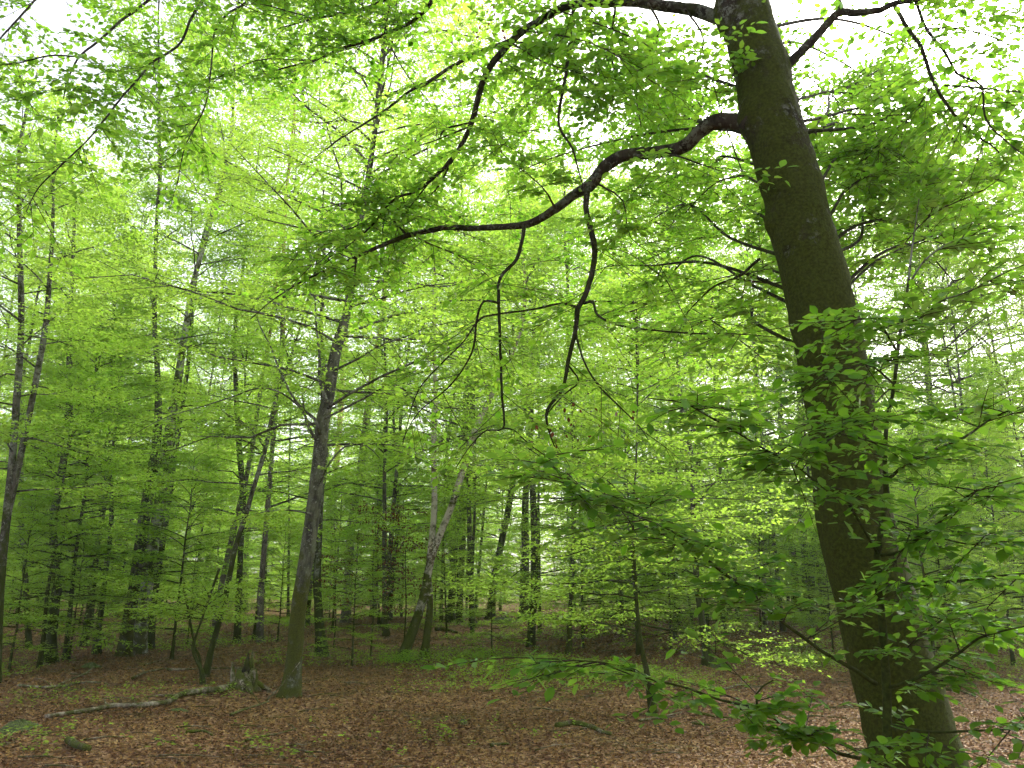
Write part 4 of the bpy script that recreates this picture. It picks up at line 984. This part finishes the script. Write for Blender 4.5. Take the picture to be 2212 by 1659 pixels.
# ---------------------------------------------------------------- withered-leaved saplings
def withered(name, label, u, v, h, seed, nb=16, spread=1.1):
    r = np.random.default_rng(seed); b = ghit(u, v)
    root = empty(name, tuple(b), label, 'sapling')
    P = np.array([[0, 0, -.1], [.03, 0, h*.3], [-.04, .03, h*.65], [.03, 0, h]])+b; R = np.array([.022, .018, .012, .004])
    Ps, Rs = smooth_path(P, R, .2); V, F = tube_np(Ps, Rs, 6, seed=seed, rough=.1)
    link('trunk', mesh_np('trunk', V-b, F, M['bark_dark']), root)
    pr, L = grow_crown(P, R, b[2]+h*.25, b[2]+h, nb, spread, .07, r, sec=6, tw=4, kl=4, e_lo=10, e_hi=45, twig_len=.3)
    for mb in pr: link('branch', mb.mesh('branch', M['twig'], b), root)
    m = r.random(len(L[0])) < .5
    D = tuple(a[m].copy() for a in L); D = (D[0], D[1]*.5+np.array([0, 0, -1.0]), D[2]*.4+r.normal(0, 1, D[2].shape), D[3]*.95)
    link('withered_leaves', leaf_mesh('withered_leaves', D, M['leaf_dead'], LEAF_LO, b, r), root, 'stuff')
    G = tuple(a[~m] for a in L)
    link('crown', leaf_mesh('crown', G, M['leaf'], LEAF_LO, b, r), root, 'stuff')
withered('beech_sapling', 'sapling hung with withered red-brown leaves left of the crossing trunks', 800, 1420, 3.6, 5, 20, 1.5)
withered('beech_sapling', 'second sapling with withered brown leaves, right against the crossing trunks', 872, 1400, 3.9, 6, 16, 1.2)
withered('beech_sapling', 'small sapling with brown leaves between the slender leaning beech and the grey beech', 720, 1400, 2.6, 7, 10, .9)
# withered leaves still hanging in the big beech
r = np.random.default_rng(41); cl = []
for (u, v, Yk, n_, su, sv) in ((1030, 55, 5.9, 60, 60, 50), (1085, 30, 5.8, 30, 40, 30), (1185, 930, 5.5, 26, 45, 40), (1260, 900, 5.4, 34, 70, 35), (1380, 200, 6.1, 26, 50, 60), (1330, 900, 5.2, 10, 40, 30)):
    for q in range(n_):
        cl.append(at(u+r.normal(0, su*.5), v+r.normal(0, sv*.5), Yk+r.normal(0, .25)))
cl = np.array(cl); nn = len(cl); cl = cl[r.random(nn) < .6]; nn = len(cl)
link('withered_leaves', leaf_mesh('withered_leaves', (cl, np.stack([r.normal(0, .4, nn), r.normal(0, .4, nn), -np.ones(nn)], -1), r.normal(0, 1, (nn, 3)), r.uniform(.02, .042, nn)), M['leaf_dead'], LEAF_MD, baseB, r), beech, 'stuff')

# ================================================================== THINGS ON THE FLOOR
def floor_branch(name, label, pts, w, mat, lift=.0, sides=(), k=8, rough=.10, taper=.5, group=None, catg='branch'):
    P = []
    for (u, v) in pts: P.append(ghit(u, v))
    P = np.array(P); n = len(P)
    R = np.array([.5*w*mpp(pts[q][0], pts[q][1], P[q][1]) for q in range(n)])*(1-(1-taper)*np.linspace(0, 1, n))
    R = R*1.25; P[:, 2] += R*.8+.018+lift
    Ps, Rs = smooth_path(P, R, .08)
    sd = int(abs(pts[0][0]*7+pts[0][1])) % 9999
    V, F = tube_np(Ps, Rs, k, seed=sd, rough=rough)
    base = P[0].copy()
    if not sides:
        o = link(name, mesh_np(name, V-base, F, M[mat])); o.location = tuple(base); return tag(o, label, catg, group)
    root = empty(name, tuple(base), label, catg, group)
    link('stem', mesh_np('stem', V-base, F, M[mat]), root)
    for s in sides:
        Q = np.array([ghit(u, v) for (u, v) in s]); Q[:, 2] += .035+np.linspace(.01, .05, len(Q))
        Rq = np.linspace(R.mean()*.5, .004, len(Q)); a, b = smooth_path(Q, Rq, .08)
        V, F = tube_np(a, b, 6, seed=sd+3, rough=rough); link('side_branch', mesh_np('side_branch', V-base, F, M[mat]), root)
    return root
floor_branch('fallen_branch', 'long pale weathered fallen branch lying from the broken stump to the left', [(515, 1484), (483, 1494), (433, 1501), (395, 1506), (383, 1511), (360, 1524), (300, 1531), (240, 1533), (213, 1538), (167, 1545), (98, 1556)], 11, 'dead_wood', taper=.65,
             sides=[[(383, 1510), (340, 1512), (310, 1520)], [(230, 1533), (222, 1522)]])
floor_branch('fallen_branch', 'grey branched dead limb on the leaves at the far left', [(40, 1486), (110, 1489), (150, 1473), (187, 1456), (202, 1443)], 5, 'dead_wood', sides=[[(110, 1489), (95, 1478), (60, 1470)], [(150, 1473), (190, 1462), (235, 1455)]])
floor_branch('fallen_branch', 'thin forked dead twig just right of the grey branched limb', [(127, 1489), (173, 1479), (217, 1478), (238, 1484)], 4, 'dead_wood', sides=[[(173, 1479), (185, 1488), (188, 1494)]])
floor_branch('fallen_branch', 'short pale dead branch in front of the three-stemmed oak', [(286, 1470), (313, 1457), (360, 1446)], 5, 'dead_wood', sides=[[(313, 1457), (300, 1450), (268, 1449)]])
floor_branch('fallen_branch', 'thin straight stick nearest the foot of the three-stemmed oak', [(312, 1440), (350, 1427)], 3, 'dead_wood')
floor_branch('fallen_branch', 'pale stick lying behind the crooked stem', [(360, 1450), (400, 1450), (440, 1447), (545, 1446)], 4, 'dead_wood')
floor_branch('fallen_branch', 'brown half-buried log in the front right floor', [(1203, 1576), (1237, 1570), (1277, 1577), (1300, 1588), (1320, 1592)], 10, 'rot_wood', taper=.6)
floor_branch('fallen_branch', 'pale thin stick at the foot of the small bent beech', [(1380, 1563), (1420, 1556), (1472, 1543)], 5, 'dead_wood', sides=[[(1420, 1556), (1440, 1560), (1470, 1562)]])
floor_branch('fallen_branch', 'pale curved stick on the leaves right of the big beech', [(2040, 1494), (2074, 1497), (2108, 1509)], 6, 'dead_wood')
floor_branch('fallen_branch', 'long dark stick across the clearing left of the big beech', [(1565, 1397), (1610, 1396), (1650, 1392), (1690, 1389)], 5, 'rot_wood')
floor_branch('fallen_branch', 'reddish brown stick left of the big beech foot', [(1508, 1545), (1550, 1553), (1610, 1557)], 5, 'rot_wood')
floor_branch('fallen_branch', 'short brown stick in front of the reddish one', [(1496, 1568), (1535, 1571)], 5, 'rot_wood')
floor_branch('fallen_branch', 'short log lying in front of the twin trunks at the back', [(940, 1364), (962, 1363), (988, 1369)], 7, 'rot_wood')
floor_branch('fallen_branch', 'green-brown twig pile stick in front of the straight grey beech', [(498, 1549), (530, 1537), (560, 1527), (580, 1519)], 5, 'rot_wood', sides=[[(560, 1527), (548, 1512), (535, 1500)]])
floor_branch('fallen_branch', 'thin twig with pale underside in the front floor below the grey beech', [(530, 1605), (560, 1598), (600, 1590), (640, 1578)], 4, 'rot_wood', sides=[[(536, 1598), (552, 1606), (568, 1600)]])
floor_branch('fallen_branch', 'small bleached twig near the bottom edge left of centre', [(633, 1625), (668, 1630), (682, 1642)], 4, 'dead_wood')
floor_branch('fallen_branch', 'small dark wood scrap near the bottom edge in the centre', [(1060, 1617), (1078, 1614), (1100, 1613)], 7, 'rot_wood')
floor_branch('fallen_branch', 'dark mossy broken branch in the lower left corner', [(147, 1611), (165, 1620), (190, 1628)], 14, 'rot_wood', taper=.8)
floor_branch('fallen_branch', 'dark curved twig with bark in the lower left floor', [(402, 1588), (440, 1585), (458, 1594)], 6, 'rot_wood')
floor_branch('fallen_branch', 'pale forked stick in the clearing left of the big beech foot', [(1555, 1495), (1600, 1484), (1650, 1487)], 4, 'dead_wood', sides=[[(1600, 1484), (1605, 1472), (1610, 1466)]])
floor_branch('fallen_branch', 'pale stick crossing the brown leaves in front of the sapling', [(1690, 1556), (1750, 1551), (1830, 1556)], 4, 'dead_wood')
# stick leaning on the grey beech
a = ghit(573, 1516); Yt = ghit(627, 1506)[1]-.35; b = at(648, 1430, Yt)
Pq = np.array([a, (a+b)/2+[0, 0, -.03], b]); Ps, Rs = smooth_path(Pq, np.array([.014, .011, .005]), .1)
V, F = tube_np(Ps, Rs, 6, seed=3, rough=.1); o = link('leaning_stick', mesh_np('leaning_stick', V-a, F, M['dead_wood'])); o.location = tuple(a)
tag(o, 'thin grey stick leaning against the foot of the straight grey beech', 'stick')

# broken stump: jagged hollow shell, spike, mossy foot
sb_ = ghit(528, 1490); stump = empty('tree_stump', tuple(sb_), 'broken rotten stump with a black jagged spike at the end of the fallen branch', 'stump')
rq = np.random.default_rng(5)
k = 22; rings = []
hts = [.18+.10*rq.random() for _ in range(k)]
for q in (3, 4, 5): hts[q] = [.34, .50, .36][q-3]
for q in (20, 21): hts[q] = .28
for (f, rr_) in ((-.1, 1.5), (.0, 1.3), (.25, 1.0), (.6, .9), (1.0, .82)):
    for q in range(k):
        th_ = q*2*PI/k; r0 = .145*rr_*(1+.13*math.sin(3*th_+1)+.06*math.sin(7*th_))
        z = hts[q]*f if f >= 0 else f
        rings.append((r0*math.cos(th_), r0*math.sin(th_), z))
for (f, rr_) in ((.97, .62), (.35, .5)):
    for q in range(k):
        th_ = q*2*PI/k; r0 = .145*rr_
        rings.append((r0*math.cos(th_), r0*math.sin(th_), hts[q]*f))
Fq = [[i_*k+j_, i_*k+(j_+1) % k, (i_+1)*k+(j_+1) % k, (i_+1)*k+j_] for i_ in range(6) for j_ in range(k)]
V = np.array(rings); c = len(V); V = np.vstack([V, [[0, 0, .06]]]); Fq += [[6*k+m, 6*k+(m+1) % k, 6*k+(m+2) % k, c] for m in range(0, k, 2)]
link('shell', mesh_np('shell', V, np.array(Fq), M['rot_wood'], smooth=False), stump)
def splinter(base, top, r, mat, nm='splinter'):
    P = np.array([base, (np.array(base)+np.array(top))/2+[.012, 0, 0], top]); Ps, Rs = smooth_path(P, np.array([r, r*.7, .004]), .04)
    V, F = tube_np(Ps, Rs*1.0, 6, seed=int(r*1e4), rough=.2); link(nm, mesh_np(nm, V, F, M[mat]), stump)
splinter((-.03, -.02, .05), (.02, -.01, .48), .07, 'char_wood' if 'char_wood' in M else 'rot_wood')
splinter((.11, -.05, .0), (.13, -.05, .26), .03, 'dead_wood')
splinter((.06, -.12, .0), (.05, -.11, .20), .025, 'dead_wood')
for q in range(5):
    a_ = q*1.25+.3; Pq = np.array([[.08*math.cos(a_), .08*math.sin(a_), .10], [.2*math.cos(a_), .2*math.sin(a_), .04], [.34*math.cos(a_), .34*math.sin(a_), -.03]])
    Ps, Rs = smooth_path(Pq, np.array([.06, .04, .02]), .05); V, F = tube_np(Ps, Rs, 8, seed=q, rough=.1); link('root', mesh_np('root', V, F, M['rot_wood']), stump)
stump.scale = (1.3, 1.3, 1.25)
# a separate splintered board-like snag just behind
sn = ghit(503, 1480); Ps, Rs = smooth_path(np.array([sn-[0, 0, .05], sn+[-.02, 0, .22], sn+[-.05, 0, .42]]), np.array([.065, .05, .012]), .06)
V, F = tube_np(Ps, Rs, 8, seed=8, rough=.2); o = link('broken_snag', mesh_np('broken_snag', V-sn, F, M['dead_wood'])); o.location = tuple(sn)
tag(o, 'short pale splintered snag standing just left of the rotten stump', 'stump')
# moss cushions
def moss_mat():
    m, t, out = new_mat('moss'); geo = N_(t, 'ShaderNodeNewGeometry'); n = N_(t, 'ShaderNodeTexNoise'); n.inputs['Scale'].default_value = 45; n.inputs['Detail'].default_value = 6
    t.links.new(geo.outputs['Position'], n.inputs['Vector']); r = ramp(t, [(.3, (.02, .03, .006)), (.7, (.09, .12, .02))]); t.links.new(n.outputs[0], r.inputs[0])
    b = N_(t, 'ShaderNodeBsdfPrincipled'); b.inputs['Roughness'].default_value = 1; t.links.new(r.outputs[0], b.inputs['Base Color'])
    bp = N_(t, 'ShaderNodeBump'); bp.inputs['Distance'].default_value = .02; t.links.new(n.outputs[0], bp.inputs['Height']); t.links.new(bp.outputs[0], b.inputs['Normal'])
    t.links.new(b.outputs[0], out.inputs['Surface']); return m
M['moss'] = moss_mat()
def cushion(label, u, v, sx, sy, h):
    c = ghit(u, v); nr, k = 7, 18; r_ = np.random.default_rng(int(u)); V = []; ph = r_.uniform(0, 6, 4)
    for i_ in range(nr):
        f = i_/(nr-1)
        for j_ in range(k):
            th_ = j_*2*PI/k; q = 1+.2*math.sin(2*th_+ph[0])+.14*math.sin(5*th_+ph[1])
            V.append((sx*f*q*math.cos(th_), sy*f*q*math.sin(th_), h*(1-f**2)*(1+.15*math.sin(4*th_+ph[2]+f*5)) - .02*f))
    F = [[i_*k+j_, (i_+1)*k+j_, (i_+1)*k+(j_+1) % k, i_*k+(j_+1) % k] for i_ in range(nr-1) for j_ in range(k)]
    o = link('moss_cushion', mesh_np('moss_cushion', np.array(V), np.array(F), M['moss'])); o.location = tuple(c); tag(o, label, 'moss')
cushion('bright green moss cushion alone on the brown leaves in the front centre', 1000, 1563, .10, .12, .05)
cushion('dark moss mound at the lower left edge', 40, 1580, .30, .35, .12)
cushion('small moss cushion in front of the fallen branch', 383, 1538, .16, .18, .05)
cushion('moss-topped hump at the back of the clearing right of the forked leaning beech', 1090, 1344, .9, .5, .22)
cushion('moss cushion left of the grey branched dead limb', 196, 1442, .25, .2, .1)
cushion('mossy hump at the foot of the trunk with the bulging root', 1552, 1441, .28, .25, .18)
cushion('moss cushion right of the small bent beech foot', 1470, 1528, .14, .15, .08)

# scattered small twigs on the litter
r = np.random.default_rng(55); n = 900; x, y = scatter(7, 30, 1, r); y = np.sqrt(r.uniform(49, 900, n)); x = r.uniform(-.75, .75, n)*y
al = MB()
for q in range(n):
    a_ = r.normal(.2, .8); l_ = r.uniform(.15, .7); c_ = np.array([x[q], y[q]]); e_ = c_+l_*np.array([math.cos(a_), math.sin(a_)])
    m_ = (c_+e_)/2+r.normal(0, .04, 2)*l_
    al.tube(np.array([[c_[0], c_[1], float(gz(*c_))+.03], [m_[0], m_[1], float(gz(*m_))+.045], [e_[0], e_[1], float(gz(*e_))+.03]]), np.array([1, .8, .4])*r.uniform(.003, .009), 4)
tag(link('twig_litter', al.mesh('twig_litter', M['dead_wood'])), kind='stuff')


# ---------------------------------------------------------------- the air between the trees
hz_m, hz_t, hz_o = new_mat('haze'); pv = N_(hz_t, 'ShaderNodeVolumePrincipled'); pv.inputs['Color'].default_value = (.92, .96, 1, 1); pv.inputs['Density'].default_value = .0007; pv.inputs['Anisotropy'].default_value = .3
hz_t.links.new(pv.outputs[0], hz_o.inputs['Volume'])
bx = np.array([(x_, y_, z_) for x_ in (-190, 190) for y_ in (-40, 180) for z_ in (-1.5, 31)], float)
hzo = link('haze', mesh_np('haze', bx, np.array([[0, 1, 3, 2], [4, 6, 7, 5], [0, 4, 5, 1], [2, 3, 7, 6], [0, 2, 6, 4], [1, 5, 7, 3]]), hz_m, smooth=False), kind='stuff')
cy.volume_bounces = 1; cy.volume_step_rate = 5
